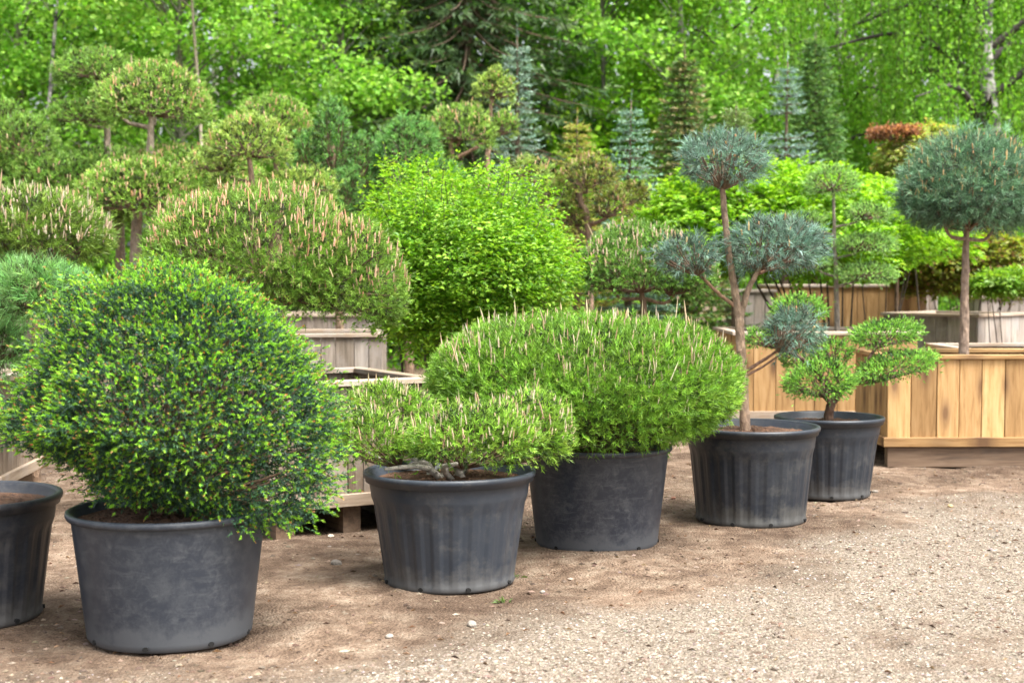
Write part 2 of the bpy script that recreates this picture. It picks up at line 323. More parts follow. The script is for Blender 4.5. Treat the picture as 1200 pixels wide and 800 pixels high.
def make_ground():
    dx = np.arange(-5.2, 5.21, .065); k = 5.2 * 1.22 ** np.arange(1, 24); xs = np.concatenate([-k[::-1], dx, k])
    dy = np.arange(4.2, 13.01, .065); k2 = 13 + .06 * 1.32 ** np.arange(1, 31); k3 = 4.2 - .06 * 1.4 ** np.arange(1, 24); ys = np.concatenate([k3[::-1], dy, k2])
    X, Y = np.meshgrid(xs, ys); fade = np.clip((15 - np.abs(Y - 7)) / 8, 0, 1) * np.clip((8 - np.abs(X)) / 3, 0, 1)
    Z = relief(X, Y) * fade
    nx, ny = len(xs), len(ys); i = np.arange(ny - 1)[:, None] * nx + np.arange(nx - 1)[None]
    q = np.stack([i, i + 1, i + 1 + nx, i + nx], -1).reshape(-1, 4)
    g = gravel_mask(X, Y); g = np.where((Y < 25) & (Y > 0), g, 0)
    mb = MB(); mb.add(np.stack([X, Y, Z], -1).reshape(-1, 3), None, q, np.repeat(g.reshape(-1, 1), 3, 1))
    M, n, l = mat('yard_earth'); a = N(n, 'ShaderNodeAttribute', attribute_name='Col'); tc = N(n, 'ShaderNodeTexCoord')
    def noise(s, d=8, r=.7, dist=0.): o = N(n, 'ShaderNodeTexNoise', Scale=s, Detail=d, Roughness=r, Distortion=dist); l.new(tc.outputs['Object'], o.inputs[0]); return o
    big = noise(.9, 4, .6, .6); mid = noise(6, 8, .72); fine = noise(70, 6, .75); vf = N(n, 'ShaderNodeTexVoronoi', Scale=75); l.new(tc.outputs['Object'], vf.inputs[0])
    vg = N(n, 'ShaderNodeTexVoronoi', Scale=62); l.new(tc.outputs['Object'], vg.inputs[0])
    e1 = ramp(n, [(.32, (.082, .053, .036)), (.5, (.178, .125, .090)), (.68, (.29, .23, .175))]); l.new(mid.outputs[0], e1.inputs[0])
    e2 = ramp(n, [(.38, (.68, .65, .62)), (.6, (1.3, 1.3, 1.28))]); l.new(big.outputs[0], e2.inputs[0])
    m1 = N(n, 'ShaderNodeMix', data_type='RGBA', blend_type='MULTIPLY'); m1.inputs[0].default_value = 1; l.new(e1.outputs[0], m1.inputs[6]); l.new(e2.outputs[0], m1.inputs[7])
    e3 = ramp(n, [(.32, (.62, .6, .58)), (.55, (1, 1, 1)), (.75, (1.35, 1.33, 1.3))]); l.new(fine.outputs[0], e3.inputs[0])
    m2 = N(n, 'ShaderNodeMix', data_type='RGBA', blend_type='MULTIPLY'); m2.inputs[0].default_value = 1; l.new(m1.outputs[2], m2.inputs[6]); l.new(e3.outputs[0], m2.inputs[7])
    gr = ramp(n, [(0, (.11, .083, .06)), (.35, (.185, .15, .115)), (.7, (.25, .21, .165)), (1, (.30, .26, .21))]); l.new(vg.outputs['Color'], gr.inputs[0])
    m3 = N(n, 'ShaderNodeMix', data_type='RGBA'); l.new(a.outputs['Fac'], m3.inputs[0]); l.new(m2.outputs[2], m3.inputs[6]); l.new(gr.outputs[0], m3.inputs[7])
    h = N(n, 'ShaderNodeMath', operation='MULTIPLY_ADD'); l.new(fine.outputs[0], h.inputs[0]); h.inputs[1].default_value = .6; l.new(mid.outputs[0], h.inputs[2])
    h2 = N(n, 'ShaderNodeMath', operation='SUBTRACT'); l.new(h.outputs[0], h2.inputs[0]); l.new(vf.outputs['Distance'], h2.inputs[1])
    b = N(n, 'ShaderNodeBump', Strength=.8, Distance=.02); l.new(h2.outputs[0], b.inputs['Height'])
    p = N(n, 'ShaderNodeBsdfPrincipled', Roughness=.95); o = N(n, 'ShaderNodeOutputMaterial'); p.inputs['Specular IOR Level'].default_value = .2
    l.new(m3.outputs[2], p.inputs['Base Color']); l.new(b.outputs[0], p.inputs['Normal']); l.new(p.outputs[0], o.inputs[0])
    tag(mb.build('ground', M, smooth=True), kind='structure')
make_ground()

def pebbles(mb, x, y, s, rng, col, flat=.6, lift=.15):
    n = len(x); base = np.array([[1, 0, 0], [0, 1, 0], [-1, 0, 0], [0, -1, 0], [0, 0, 1], [0, 0, -1]], float)
    V = np.repeat(base[None], n, 0) * (1 + rng.normal(size=(n, 6, 3)) * .12) + rng.normal(size=(n, 6, 3)) * .16
    th = rng.random(n) * 6.28; c, sn = np.cos(th), np.sin(th)
    V[..., 0] *= 1.3; V[..., 2] *= flat
    a = V[..., 0] * c[:, None] - V[..., 1] * sn[:, None]; b = V[..., 0] * sn[:, None] + V[..., 1] * c[:, None]
    V[..., 0], V[..., 1] = a, b
    V *= s[:, None, None]; V[..., 0] += x[:, None]; V[..., 1] += y[:, None]; V[..., 2] += (relief(x, y) + s * flat * lift)[:, None]
    f = np.array([[0, 1, 4], [1, 2, 4], [2, 3, 4], [3, 0, 4], [1, 0, 5], [2, 1, 5], [3, 2, 5], [0, 3, 5]])
    mb.add(V.reshape(-1, 3), (f[None] + (np.arange(n) * 6)[:, None, None]).reshape(-1, 3), None, np.repeat(col[:, None], 6, 1).reshape(-1, 3))
def make_gravel():
    rng = np.random.default_rng(5); mb = MB()
    n = 165000; x = rng.uniform(-4.6, 4.8, n); y = 5.0 + 6.5 * rng.random(n) ** 1.5
    keep = (np.abs(x) < .38 * y + .6) & (rng.random(n) < gravel_mask(x, y) ** 1.5 * .80); x, y = x[keep], y[keep]
    s = .0032 + .0055 * rng.random(len(x)) ** 3.5
    pebbles(mb, x, y, s, rng, varcol(rng, len(x), [(.32, .27, .22), (.38, .335, .28), (.25, .205, .16), (.16, .12, .09), (.28, .25, .225)], [.34, .18, .26, .14, .08], .18))
    tag(mb.build('gravel', M_STONE), 'pale crushed stone gravel strewn over the yard', 'gravel', kind='stuff')
    mb = MB(); n = 34000; x = rng.uniform(-4.6, 4.8, n); y = 5.0 + 8 * rng.random(n) ** 1.3
    pt = np.clip(.6 + .7 * wnoise(x, y, 21, 2.), .05, 1); keep = (np.abs(x) < .38 * y + .6) & (rng.random(n) < pt); x, y = x[keep], y[keep]
    s = .003 + .014 * rng.random(len(x)) ** 5
    pebbles(mb, x, y, s, rng, varcol(rng, len(x), [(.07, .045, .03), (.13, .088, .06), (.19, .145, .108), (.25, .205, .16)], [.32, .42, .2, .06], .2), .5)
    tag(mb.build('earth_crumbs', M_STONE), 'brown crumbs of earth and bark lying on the bare ground', 'earth', kind='stuff')
make_gravel()
def make_litter():
    rng = np.random.default_rng(6); n = 2600; x = rng.uniform(-4.4, 4.6, n); y = 5.0 + 7 * rng.random(n) ** 1.2; k = np.abs(x) < .38 * y + .5; x, y = x[k], y[k]; n = len(x)
    P = np.stack([x, y, relief(x, y) + .004], 1); th = rng.random(n) * 6.28; A = np.stack([np.cos(th), np.sin(th), rng.normal(size=n) * .12], 1); mb = MB()
    leaves(mb, P, A, np.tile([0., 0., 1.], (n, 1)) + rng.normal(size=(n, 3)) * .2, .012 + .035 * rng.random(n) ** 2, .16, rng, varcol(rng, n, [(.22, .12, .06), (.34, .23, .13), (.10, .06, .04)]), .6)
    tag(mb.build('needle_litter', M_STONE), 'dry brown needles and bark slivers scattered on the earth', 'litter', kind='stuff')
make_litter()

# ------------------------------------------------------------------ forest behind
def tree_leafy(name, px, d, h, cw, z0, label, cols, seed, trunk_r=.09, trunk_mat=None, trunk_col=(.22, .2, .17), clumps=300, per=50, leaf=.106, group='leafy trees of the wood behind', hang=.0, lean=0., wts=None, spread=.23):
    rng = np.random.default_rng(seed); base = at(px, 325, d); base[2] = 0
    e = empty(name, base, label, 'tree', group)
    tr = MB(); top = base + np.array([lean, 0, h])
    pts = curve([base, base + np.array([lean * .3 + rng.normal() * .12, rng.normal() * .1, h * .35]), base + np.array([lean * .6 + rng.normal() * .15, 0, h * .7]), top], 15)
    tube(tr, pts, np.linspace(trunk_r, trunk_r * .25, len(pts)), 9, trunk_col, rng, .05)
    # limbs and clumps
    mb = MB(); zz = z0 + (h * 1.03 - z0) * rng.random(clumps) ** .9
    f = (zz - z0) / (h - z0); prof = cw * np.sqrt(np.clip(1 - (f * .95) ** 2.2, .02, 1)) * (.55 + .45 * np.clip(f * 4, 0, 1))
    th = rng.random(clumps) * 6.28; rr = prof * np.sqrt(.12 + .88 * rng.random(clumps))
    nbg = clumps // 6; bi = rng.integers(nbg, size=clumps)          # clumps gather on boughs
    zz = zz[bi] + rng.normal(size=clumps) * .16; th = th[bi]; rr = rr[bi]
    cx = np.interp(zz, pts[:, 2], pts[:, 0]); cy = np.interp(zz, pts[:, 2], pts[:, 1])
    C = np.stack([cx + rr * np.cos(th) + rng.normal(size=clumps) * .36, cy + rr * np.sin(th) + rng.normal(size=clumps) * .36, zz], 1)
    for i in range(0, clumps, 3 if z0 < 3 else 12):
        a = np.array([cx[i], cy[i], max(.5, zz[i] - .5 - rr[i] * .45)]); a[0] = np.interp(a[2], pts[:, 2], pts[:, 0]); a[1] = np.interp(a[2], pts[:, 2], pts[:, 1])
        b = C[i]; mid = (a + b) / 2 + np.array([0, 0, .12 * rr[i]])
        tube(tr, curve([a, mid, b], 5), np.linspace(trunk_r * .28, .006, 5), 4, trunk_col, rng, 0, False)
    tr.build('trunk', trunk_mat or M_BARK, e, True)
    n = clumps * per; ci = np.repeat(np.arange(clumps), per); sc = spread * (.6 + .8 * rng.random(clumps))
    off = rng.normal(size=(n, 3)) * sc[ci][:, None] * np.array([1, 1, .62 + hang])
    P = C[ci] + off
    A = unit(rng.normal(size=(n, 3)) * np.array([1, 1, .5]) + np.array([0, 0, -.35 - hang])); Nn = unit(rng.normal(size=(n, 3)) * .75 + np.array([0, -.25, .9]))
    tint = 1 + rng.normal(size=clumps) * .14
    col = varcol(rng, n, cols, wts, .13) * tint[ci][:, None]
    leaves(mb, P, A, Nn, leaf * (.65 + .7 * rng.random(n)), .75, rng, np.clip(col, .004, .9))
    mb.build('crown', M_FAR, e)
    return e
LIME = [(.26, .47, .075), (.33, .54, .10), (.18, .37, .05)]
MIDG = [(.21, .41, .06), (.27, .48, .075), (.14, .3, .04)]
PALE = (.5, .48, .44)
tree_leafy('birch_tree', 70, 21.6, 9.5, 1.7, 4.9, 'slim birch with straight whitish trunk left of the flat dark pine pads', LIME, 101, .04, M_BIRCH, PALE, clumps=150)
tree_leafy('young_tree', 18, 27.5, 9, 2.3, 1.2, 'leafy tree with thin dark stem at the left edge of the wood', MIDG, 102, .08)
tree_leafy('young_tree', 132, 29, 9.5, 2.4, 1.4, 'bright leafy tree directly above the left tall pine pads', LIME, 103, .09)
tree_leafy('aspen_tree', 232, 21.8, 9.5, 1.6, 5.0, 'slender aspen with pale thin stem above the long domed pine', LIME, 104, .035, None, (.42, .36, .27), clumps=140)
tree_leafy('young_tree', 222, 27, 9.5, 2.3, 1.2, 'leafy tree behind the pale stemmed aspen', LIME, 114, .08)
tree_leafy('young_tree', 64, 30, 9.5, 2.4, 1.2, 'leafy tree behind the whitish birch trunk', MIDG, 115, .08)
tree_leafy('young_tree', 640, 28.5, 9.5, 1.7, 1.2, 'leafy tree just behind the right side of the dark spruce', MIDG, 116, .07)
tree_leafy('young_tree', 315, 28, 9.5, 2.3, 1.2, 'lime green leafy tree left of the dark spruce', LIME, 105, .09)
tree_leafy('young_tree', 398, 24.5, 7.5, 1.25, 1.0, 'yellow green leafy tree touching the left side of the dark spruce', LIME, 106, .07, clumps=240, per=58)
tree_leafy('young_tree', 705, 27, 9.5, 1.9, 1.0, 'bright light green tree right of the dark spruce', [(.27, .50, .035), (.34, .56, .05), (.2, .4, .03)], 107, .07, clumps=300)
tree_leafy('young_tree', 775, 25.5, 9.5, 1.7, 1.0, 'bright leafy tree with grey stem behind the wide blue spruce', LIME, 108, .06, None, (.3, .28, .25))
tree_leafy('young_tree', 662, 31, 10, 2.0, 1.5, 'pale leafy tree standing behind the tip of the narrow blue spruce', LIME, 109, .06)

def birch_weeping(px, d, h, cw, label, seed, nst, trunk_r, cols, lmin=1.2, lmax=3.6, leaf=.07):
    rng = np.random.default_rng(seed); base = at(px, 325, d); base[2] = 0
    e = empty('weeping_birch', base, label, 'tree', 'weeping birches of the wood behind')
    tr = MB(); pts = curve([base, base + [.12, 0, h * .3], base + [-.1, 0, h * .6], base + [.15, 0, h]], 18)
    tube(tr, pts, np.linspace(trunk_r, trunk_r * .3, len(pts)), 10, PALE, rng, .06); tr.build('trunk', M_BIRCH, e, True)
    br = MB(); P = []; A = []; nb = 26; tips = []
    for i in range(nb):
        z = h * (.25 + .7 * i / nb); th = rng.random() * 6.28; ln = cw * (.45 + .55 * rng.random())
        a = np.array([np.interp(z, pts[:, 2], pts[:, 0]), np.interp(z, pts[:, 2], pts[:, 1]), z]); dv = np.array([math.cos(th), math.sin(th), 0])
        c = curve([a, a + dv * ln * .45 + [0, 0, ln * .28], a + dv * ln + [0, 0, ln * .18]], 8)
        tube(br, c, np.linspace(trunk_r * .3, .012, len(c)), 5, (.06, .05, .045), rng)
        tips.append(c[2:])
    br.build('branch', M_BARK, e, True)
    tips = np.concatenate(tips); mb = MB(); tw = MB()
    veils = tips[rng.integers(len(tips), size=nst // 14)] + rng.normal(size=(nst // 14, 3)) * np.array([.45, .45, .3])     # twigs hang in veils
    for i in range(nst):
        s = veils[i % len(veils)] + rng.normal(size=3) * np.array([.2, .2, .3]); L = min(rng.uniform(lmin, lmax), max(.5, s[2] - .8)); n = int(L / .055)
        t = np.linspace(0, 1, n); sway = rng.normal(size=2) * .12
        Q = s + np.stack([sway[0] * t ** 1.5, sway[1] * t ** 1.5, -L * t], 1) + rng.normal(size=(n, 3)) * [.05, .05, .02]
        P.append(Q)
        if i % 2 == 0: tube(tw, [s, s + [sway[0] * .4, sway[1] * .4, -L * .5], s + [sway[0], sway[1], -L]], .004, 3, (.09, .07, .05), None, 0, False)
    tw.build('hanging_twigs', M_TWIG, e)['kind'] = 'stuff'
    P = np.concatenate(P); n = len(P)
    A = unit(rng.normal(size=(n, 3)) * [.7, .7, .4] + [0, 0, -.8]); Nn = unit(rng.normal(size=(n, 3)) * [1, 1, .5] + [0, -.3, .4])
    leaves(mb, P, A, Nn, leaf * (.6 + .8 * rng.random(n)), .78, rng, varcol(rng, n, cols, None, .2)); mb.build('crown', M_FAR, e)
    return e
birch_weeping(1155, 23.5, 9.5, 3.6, 'old weeping birch with black and white trunk at the right edge', 120, 950, .26, [(.17, .36, .04), (.23, .43, .055), (.12, .27, .03)])
birch_weeping(985, 27, 10, 3.8, 'weeping birch with hanging veils of leaves behind the sparse blue spruce', 121, 950, .12, [(.19, .39, .045), (.26, .46, .06), (.13, .29, .03)])
birch_weeping(858, 26.5, 10, 3.0, 'light green weeping birch above the round blue pine ball', 122, 700, .1, [(.26, .47, .06), (.33, .54, .09), (.19, .38, .04)])

def conifer(name, px, d, ztop, zbot, w, label, cols, seed, nlev=18, nb=7, droop=.15, needle=.03, nw=.006, k=9, step=.07, matl=None, group=None, tip=1.3, up=.15, bare=None, sec=.55, leader=.35, cat='tree'):
    rng = np.random.default_rng(seed); base = at(px, 325, d); base[2] = 0; e = empty(name, base, label, cat, group)
    tr = MB(); pts = np.array([base, base + [rng.normal() * .02, 0, ztop * .5], base + [0, 0, ztop]])
    tube(tr, curve(pts, 8), np.linspace(.02 + ztop * .012, .008, 9), 7, (.13, .09, .06), rng, .04)
    P = []; D = []; mb = MB(); H = ztop - zbot
    for i in range(nlev):
        f = i / (nlev - 1) if nlev > 1 else 0; z = zbot + H * (f ** .85) * .95
        if bare and bare[0] < f < bare[1]: continue
        L0 = w * (1 - f) ** .9 + .06 * w
        for j in range(nb):
            th = j / nb * 6.28 + i * 1.1 + rng.normal() * .2; L = L0 * (.75 + .4 * rng.random()); dv = np.array([math.cos(th), math.sin(th), 0])
            a = base + [0, 0, z + rng.normal() * .03 * H / nlev]
            c = curve([a, a + dv * L * .5 + [0, 0, -droop * L * .6], a + dv * L + [0, 0, -droop * L + up * L * .3]], 6)
            tube(tr, c, np.linspace(.008 + L * .012, .003, len(c)), 3, (.12, .08, .05), rng, 0, False)
            ns = max(3, int(L / step)); t = np.linspace(.12, 1, ns); Q = np.stack([np.interp(t, np.linspace(0, 1, len(c)), c[:, q]) for q in range(3)], 1)
            sd = np.cross(dv, [0, 0, 1.])
            for sg in (-1, 1):
                ls = sec * L * (1.05 - t) + step * .8
                m_ = np.maximum(1, (ls / step).astype(int)) if step < .2 else np.ones(len(t), int)
                for q in range(len(t)):
                    for r_ in range(min(3, m_[q])):
                        P.append(Q[q] + (dv * .45 + sd * sg) * ls[q] * r_ / max(1, min(3, m_[q])) + rng.normal(size=3) * .012); D.append(dv * .6 + sd * sg * .8 + np.array([0, 0, up * .6 - droop]) + rng.normal(size=3) * .15)
            P.append(c[-1]); D.append(dv + np.array([0, 0, up]))
    for q in range(9): P.append(base + [0, 0, ztop - .05 * q]); D.append(np.array([0, 0, 1.]))
    P = np.array(P); D = unit(np.array(D)); n = len(P)
    shoots(mb, P, D, step * 1.5, k, needle, nw, .8, rng, varcol(rng, n, cols, None, .16), tip)
    tr.build('trunk', M_BARK, e, True); mb.build('crown', matl or M_NEEDLE, e)
    return e
def zat(py, d): return float(at(600, py, d)[2])
BLUES = [(.2, .31, .23), (.26, .37, .29), (.13, .21, .15)]
# big dark spruce of the wood
conifer('spruce_tree', 548, 25.5, 13, 1.2, 3.2, 'large dark green spruce with drooping branches in the wood', [(.045, .09, .033), (.06, .115, .04), (.08, .14, .045)], 130, 36, 13, .42, .15, .026, 15, .2, None, None, 1.2, .1, None, .42)
conifer('spruce_tree', 478, 28, 12, 1.0, 3.2, 'dark spruce half hidden behind the large dark spruce', [(.045, .085, .033), (.06, .11, .04)], 131, 30, 11, .42, .17, .034, 14, .26, None, None, 1.2, .1, None, .42)
def pine_stem():
    rng = np.random.default_rng(140); base = at(437, 325, 29.5); base[2] = 0; e = empty('pine_tree', base, 'pine with reddish bark stem beside the dark spruce', 'tree')
    tr = MB(); c = curve([base, base + [.03, 0, 3], base + [-.02, 0, 6], base + [0, 0, 10.3]], 14); tube(tr, c, np.linspace(.13, .06, len(c)), 10, (.30, .13, .07), rng, .04); tr.build('trunk', M_BARK, e, True)
    mb = MB(); d = spheredirs(700, rng, -.4, 1); P = base + np.array([0, 0, 10.2]) + d * np.array([1.2, 1.2, .8]); shoots(mb, P, unit(d + [0, 0, .4]), .2, 14, .09, .012, .8, rng, varcol(rng, 700, [(.06, .11, .04), (.08, .14, .05)])); mb.build('crown', M_NEEDLE, e)
pine_stem()
def woodland():
    """the far wood: leaves and stems nobody could count"""
    rng = np.random.default_rng(77); mb = MB(); st = MB(); n = 2700
    C = np.stack([rng.uniform(-27, 27, n), rng.uniform(31, 46, n), rng.random(n) ** .85 * 16 + .2], 1); per = 34
    ci = np.repeat(np.arange(n), per); P = C[ci] + rng.normal(size=(n * per, 3)) * [.75, .6, .55]
    A = unit(rng.normal(size=(n * per, 3)) + [0, 0, -.4]); Nn = unit(rng.normal(size=(n * per, 3)) * .8 + [0, -.3, .8])
    tint = np.clip(1 + rng.normal(size=n) * .25, .5, 1.6)
    leaves(mb, P, A, Nn, np.where(P[:, 1] > 38, .35, .22) * (.6 + .8 * rng.random(n * per)), .85, rng, np.clip(varcol(rng, n * per, [(.18, .36, .05), (.24, .45, .06), (.11, .25, .035)], None, .15) * tint[ci][:, None], .004, .9))
    wl = mb.build('woodland', M_FAR); tag(wl, 'mass of far green foliage closing off the background', 'woodland', kind='stuff')
    for i in range(70):
        b = np.array([rng.uniform(-22, 22), rng.uniform(29, 42), 0]); tube(st, [b, b + [rng.normal() * .1, 0, 6], b + [rng.normal() * .3, 0, 13]], [.1, .08, .04], 6, (.16, .13, .1) if i % 3 else (.4, .38, .34), rng)
    o = st.build('stems', M_BARK, wl, True); o['kind'] = 'stuff'
    # undergrowth at the foot of the wood
    mb = MB(); n = 1200; C = np.stack([rng.uniform(-13, 14, n), rng.uniform(21.5, 26, n), rng.random(n) ** 1.4 * 2.3], 1); per = 30
    ci = np.repeat(np.arange(n), per); P = C[ci] + rng.normal(size=(n * per, 3)) * [.32, .3, .2]; P[:, 2] = np.abs(P[:, 2])
    A = unit(rng.normal(size=(n * per, 3)) + [0, 0, -.1]); Nn = unit(rng.normal(size=(n * per, 3)) * .7 + [0, -.2, .9]); tint = np.clip(1 + rng.normal(size=n) * .25, .5, 1.6)
    leaves(mb, P, A, Nn,   .088 * (.6 + .8 * rng.random(n * per)), .7, rng, np.clip(varcol(rng, n * per, [(.15, .33, .025), (.21, .42, .03), (.10, .22, .025)], None, .15) * tint[ci][:, None], .004, .9))
    tag(mb.build('undergrowth', M_FAR), 'low green undergrowth at the foot of the wood', 'undergrowth', kind='stuff')
woodland()
# nursery conifers
conifer('blue_spruce', 606, 19, zat(42, 19), .7, m(48, 19), 'narrow silvery blue spruce in front of the dark spruce', BLUES, 150, 30, 7, .12, .045, .012, 11, .085, M_BLUE, 'young spruces', 1.2, .25)
conifer('blue_spruce', 739, 17, zat(118, 17), .5, m(66, 17), 'broad young blue spruce behind the reddish pine pads', [(.2, .34, .23), (.26, .40, .29), (.13, .23, .16)], 151, 25, 9, .05, .036, .010, 12, .075, M_BLUE, 'young spruces', 1.25, .2)
conifer('blue_spruce', 921, 20.8, zat(72, 20.8), 1.6, m(48, 20.8), 'gappy blue spruce with bent leader right of the round blue pine ball', [(.22, .34, .28), (.29, .41, .35), (.15, .24, .19)], 152, 22, 7, .0, .042, .011, 12, .075, M_BLUE, 'young spruces', 1.2, .3, (.66, .76))
conifer('green_spruce', 953, 21.6, zat(38, 21.6), 1.6, m(56, 21.6), 'slim dark green spruce just right of the gappy blue spruce', [(.11, .23, .06), (.16, .29, .07), (.07, .15, .045)], 153, 34, 9, .05, .055, .014, 14, .08, None, 'young spruces', 1.2, .3)
conifer('green_spruce', 801, 18.5, zat(58, 18.5), .7, m(70, 18.5), 'olive green spruce with brown tips left of the round blue pine ball', [(.10, .19, .04), (.22, .2, .09), (.07, .14, .035)], 154, 32, 9, .08, .055, .014, 14, .08, None, 'young spruces', 1.3, .2)
conifer('green_spruce', 861, 15, zat(124, 15), 1.9, m(36, 15), 'small spruce whose tip pokes out behind the round blue pine ball', [(.2, .28, .1), (.14, .2, .07)], 155, 24, 7, .0, .034, .010, 10, .08, None, 'young spruces', 1.3, .3)
conifer('golden_conifer', 676, 16.5, zat(138, 16.5), .7, m(60, 16.5), 'small golden yellow conifer behind the reddish pine pads', [(.33, .36, .07), (.25, .31, .06), (.34, .25, .08)], 156, 22, 8, .0, .04, .011, 10, .08, None, None, 1.2, .3)

# ------------------------------------------------------------------ needle pads of the clipped trees
class Style: pass
def style(**k):
    s = Style(); s.cols = [(.08, .15, .035)]; s.dens = 620; s.per = 7; s.k = 18; s.nl = .045; s.nw = .0028; s.ang = .75; s.L = .06; s.up = .5; s.jit = .04; s.flat = .55; s.zmin = -.75
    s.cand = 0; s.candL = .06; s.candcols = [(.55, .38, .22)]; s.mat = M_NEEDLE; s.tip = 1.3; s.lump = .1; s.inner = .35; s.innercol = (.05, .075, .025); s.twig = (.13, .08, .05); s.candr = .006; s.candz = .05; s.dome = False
    s.__dict__.update(k); return s
def pad(parent, c, r, S, seed, tilt=(0, 0, 0), attach=None, name='foliage_pad', ntw=36, label=None):
    """one clipped needle cushion: shoots in clusters over an uneven ellipsoid, some inside, twigs below, candles on top"""
    rng = np.random.default_rng(seed); c = np.asarray(c, float); r = np.asarray(r, float); r = np.maximum(r * .6, r - .65 * S.nl); Rm = rotm(*tilt); lf = lumps(rng, 16, S.lump)
    area = 4 * math.pi * ((r[0] * r[1]) ** 1.6 / 3 + (r[0] * r[2]) ** 1.6 / 3 + (r[1] * r[2]) ** 1.6 / 3) ** (1 / 1.6)
    rz0 = r[2]
    if S.dome: c = c - Rm @ np.array([0, 0, .45 * rz0]); r = r * np.array([1, 1, 1.45])
    fl = .38 if S.dome else S.flat
    ncl = max(30, int(area * S.dens / S.per * .85)); d = spheredirs(ncl, rng, S.zmin, 1)
    def surf(d, off=0.):
        q = d * lf(d)[:, None] * (1 + np.asarray(off)).reshape(-1, 1) * r; q[:, 2] = np.where(q[:, 2] < 0, q[:, 2] * fl, q[:, 2]); return q
    def norm(d):
        nn = d / r; nn[:, 2] = np.where(d[:, 2] < 0, nn[:, 2] * .8, nn[:, 2]); return unit(nn)
    mb = MB()
    q = surf(d, rng.normal(size=ncl) * S.jit); nn = norm(d)
    ci = np.repeat(np.arange(ncl), S.per); n = len(ci); sp = math.sqrt(area / ncl) * .62
    off = rng.normal(size=(n, 3)) * sp; off -= nn[ci] * (off * nn[ci]).sum(1, keepdims=True) * .7
    D = unit(nn[ci] + np.array([0, 0, S.up]) + off / max(sp, 1e-6) * .28 + rng.normal(size=(n, 3)) * .22)
    P = q[ci] + off - nn[ci] * S.L * .9 - nn[ci] * np.abs(rng.normal(size=(n, 1))) * S.L * .5
    tint = np.clip(1 + rng.normal(size=ncl) * .16, .6, 1.5)
    col = varcol(rng, n, S.cols, None, .14) * tint[ci][:, None]
    shoots(mb, (P @ Rm.T) + c, unit(D @ Rm.T), S.L, S.k, S.nl, S.nw, S.ang, rng, col, S.tip)
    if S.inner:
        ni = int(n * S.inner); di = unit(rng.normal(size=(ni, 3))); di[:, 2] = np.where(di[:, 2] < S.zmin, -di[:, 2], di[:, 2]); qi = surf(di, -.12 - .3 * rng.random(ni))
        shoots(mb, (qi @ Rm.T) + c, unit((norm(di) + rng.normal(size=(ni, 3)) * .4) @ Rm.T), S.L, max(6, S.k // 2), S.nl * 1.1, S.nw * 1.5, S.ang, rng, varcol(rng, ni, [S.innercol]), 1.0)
    o = mb.build(name, S.mat, parent)
    if label: o['label'] = label
    tw = MB(); a0 = np.asarray(attach, float) if attach is not None else c + Rm @ np.array([0, 0, -r[2] * fl * .9])
    for i in rng.choice(ncl, min(ncl, ntw), replace=False):
        b = Rm @ (q[i] * .9) + c; mid = a0 * .45 + b * .55 - np.array([0, 0, .12 * abs(b[2] - a0[2])])
        tube(tw, curve([a0, mid, b], 5), np.linspace(.006 + .008 * min(1, r[0]), .0025, 5), 4, S.twig, rng, .1, False)
    t = tw.build('twigs', M_TWIG, o); t['kind'] = 'stuff'
    if S.cand:
        nc = int(area * S.cand); dc = unit(rng.normal(size=(nc * 3, 3))); dc = dc[dc[:, 2] > S.candz - .25 * rng.random(len(dc))][:nc]; nc = len(dc)
        qc = surf(dc, rng.normal(size=nc) * S.jit * .5) - norm(dc) * S.L * .2
        Dc = unit(norm(dc) * .14 + np.array([0, 0, 1.]) + rng.normal(size=(nc, 3)) * .14); Lc = S.candL * np.exp(rng.normal(size=nc) * .42)
        B = (qc @ Rm.T) + c; s1 = perp(Dc, rng); s2 = np.cross(Dc, s1); rd = S.candr * (.7 + .6 * rng.random(nc)); V = np.empty((nc, 9, 3))
        for k in range(4):
            w = math.cos(k * 1.5708) * s1 + math.sin(k * 1.5708) * s2; V[:, k] = B + w * rd[:, None] * .8; V[:, 4 + k] = B + Dc * (Lc * .6)[:, None] + w * rd[:, None]
        V[:, 8] = B + Dc * Lc[:, None]
        f = [[k, (k + 1) % 4, 4 + (k + 1) % 4] for k in range(4)] + [[k, 4 + (k + 1) % 4, 4 + k] for k in range(4)] + [[4 + k, 4 + (k + 1) % 4, 8] for k in range(4)]
        cm = MB(); cc = np.repeat(varcol(rng, nc, S.candcols, None, .1)[:, None], 9, 1); cm.add(V.reshape(-1, 3), (np.array(f)[None] + (np.arange(nc) * 9)[:, None, None]).reshape(-1, 3), None, cc.reshape(-1, 3))
        # short young needles clothing the candles
        if S.candL > .05: shoots(cm, B, Dc, Lc * .75, 7, .012, .0022, .5, rng, varcol(rng, nc, [(.34, .40, .14), (.45, .42, .2)]), 1.1)
        k = cm.build('candles', M_CANDLE, o); k['kind'] = 'stuff'
    return o
def limb(e, pts, r0, r1, seed, col=(.26, .17, .11), name='branch', sides=9, rough=.06):
    rng = np.random.default_rng(seed); mb = MB(); c = curve(pts, max(8, len(pts) * 4), rng, r0 * .06); tube(mb, c, np.linspace(r0, r1, len(c)), sides, col, rng, rough)
    return mb.build(name, M_BARK, e, True)

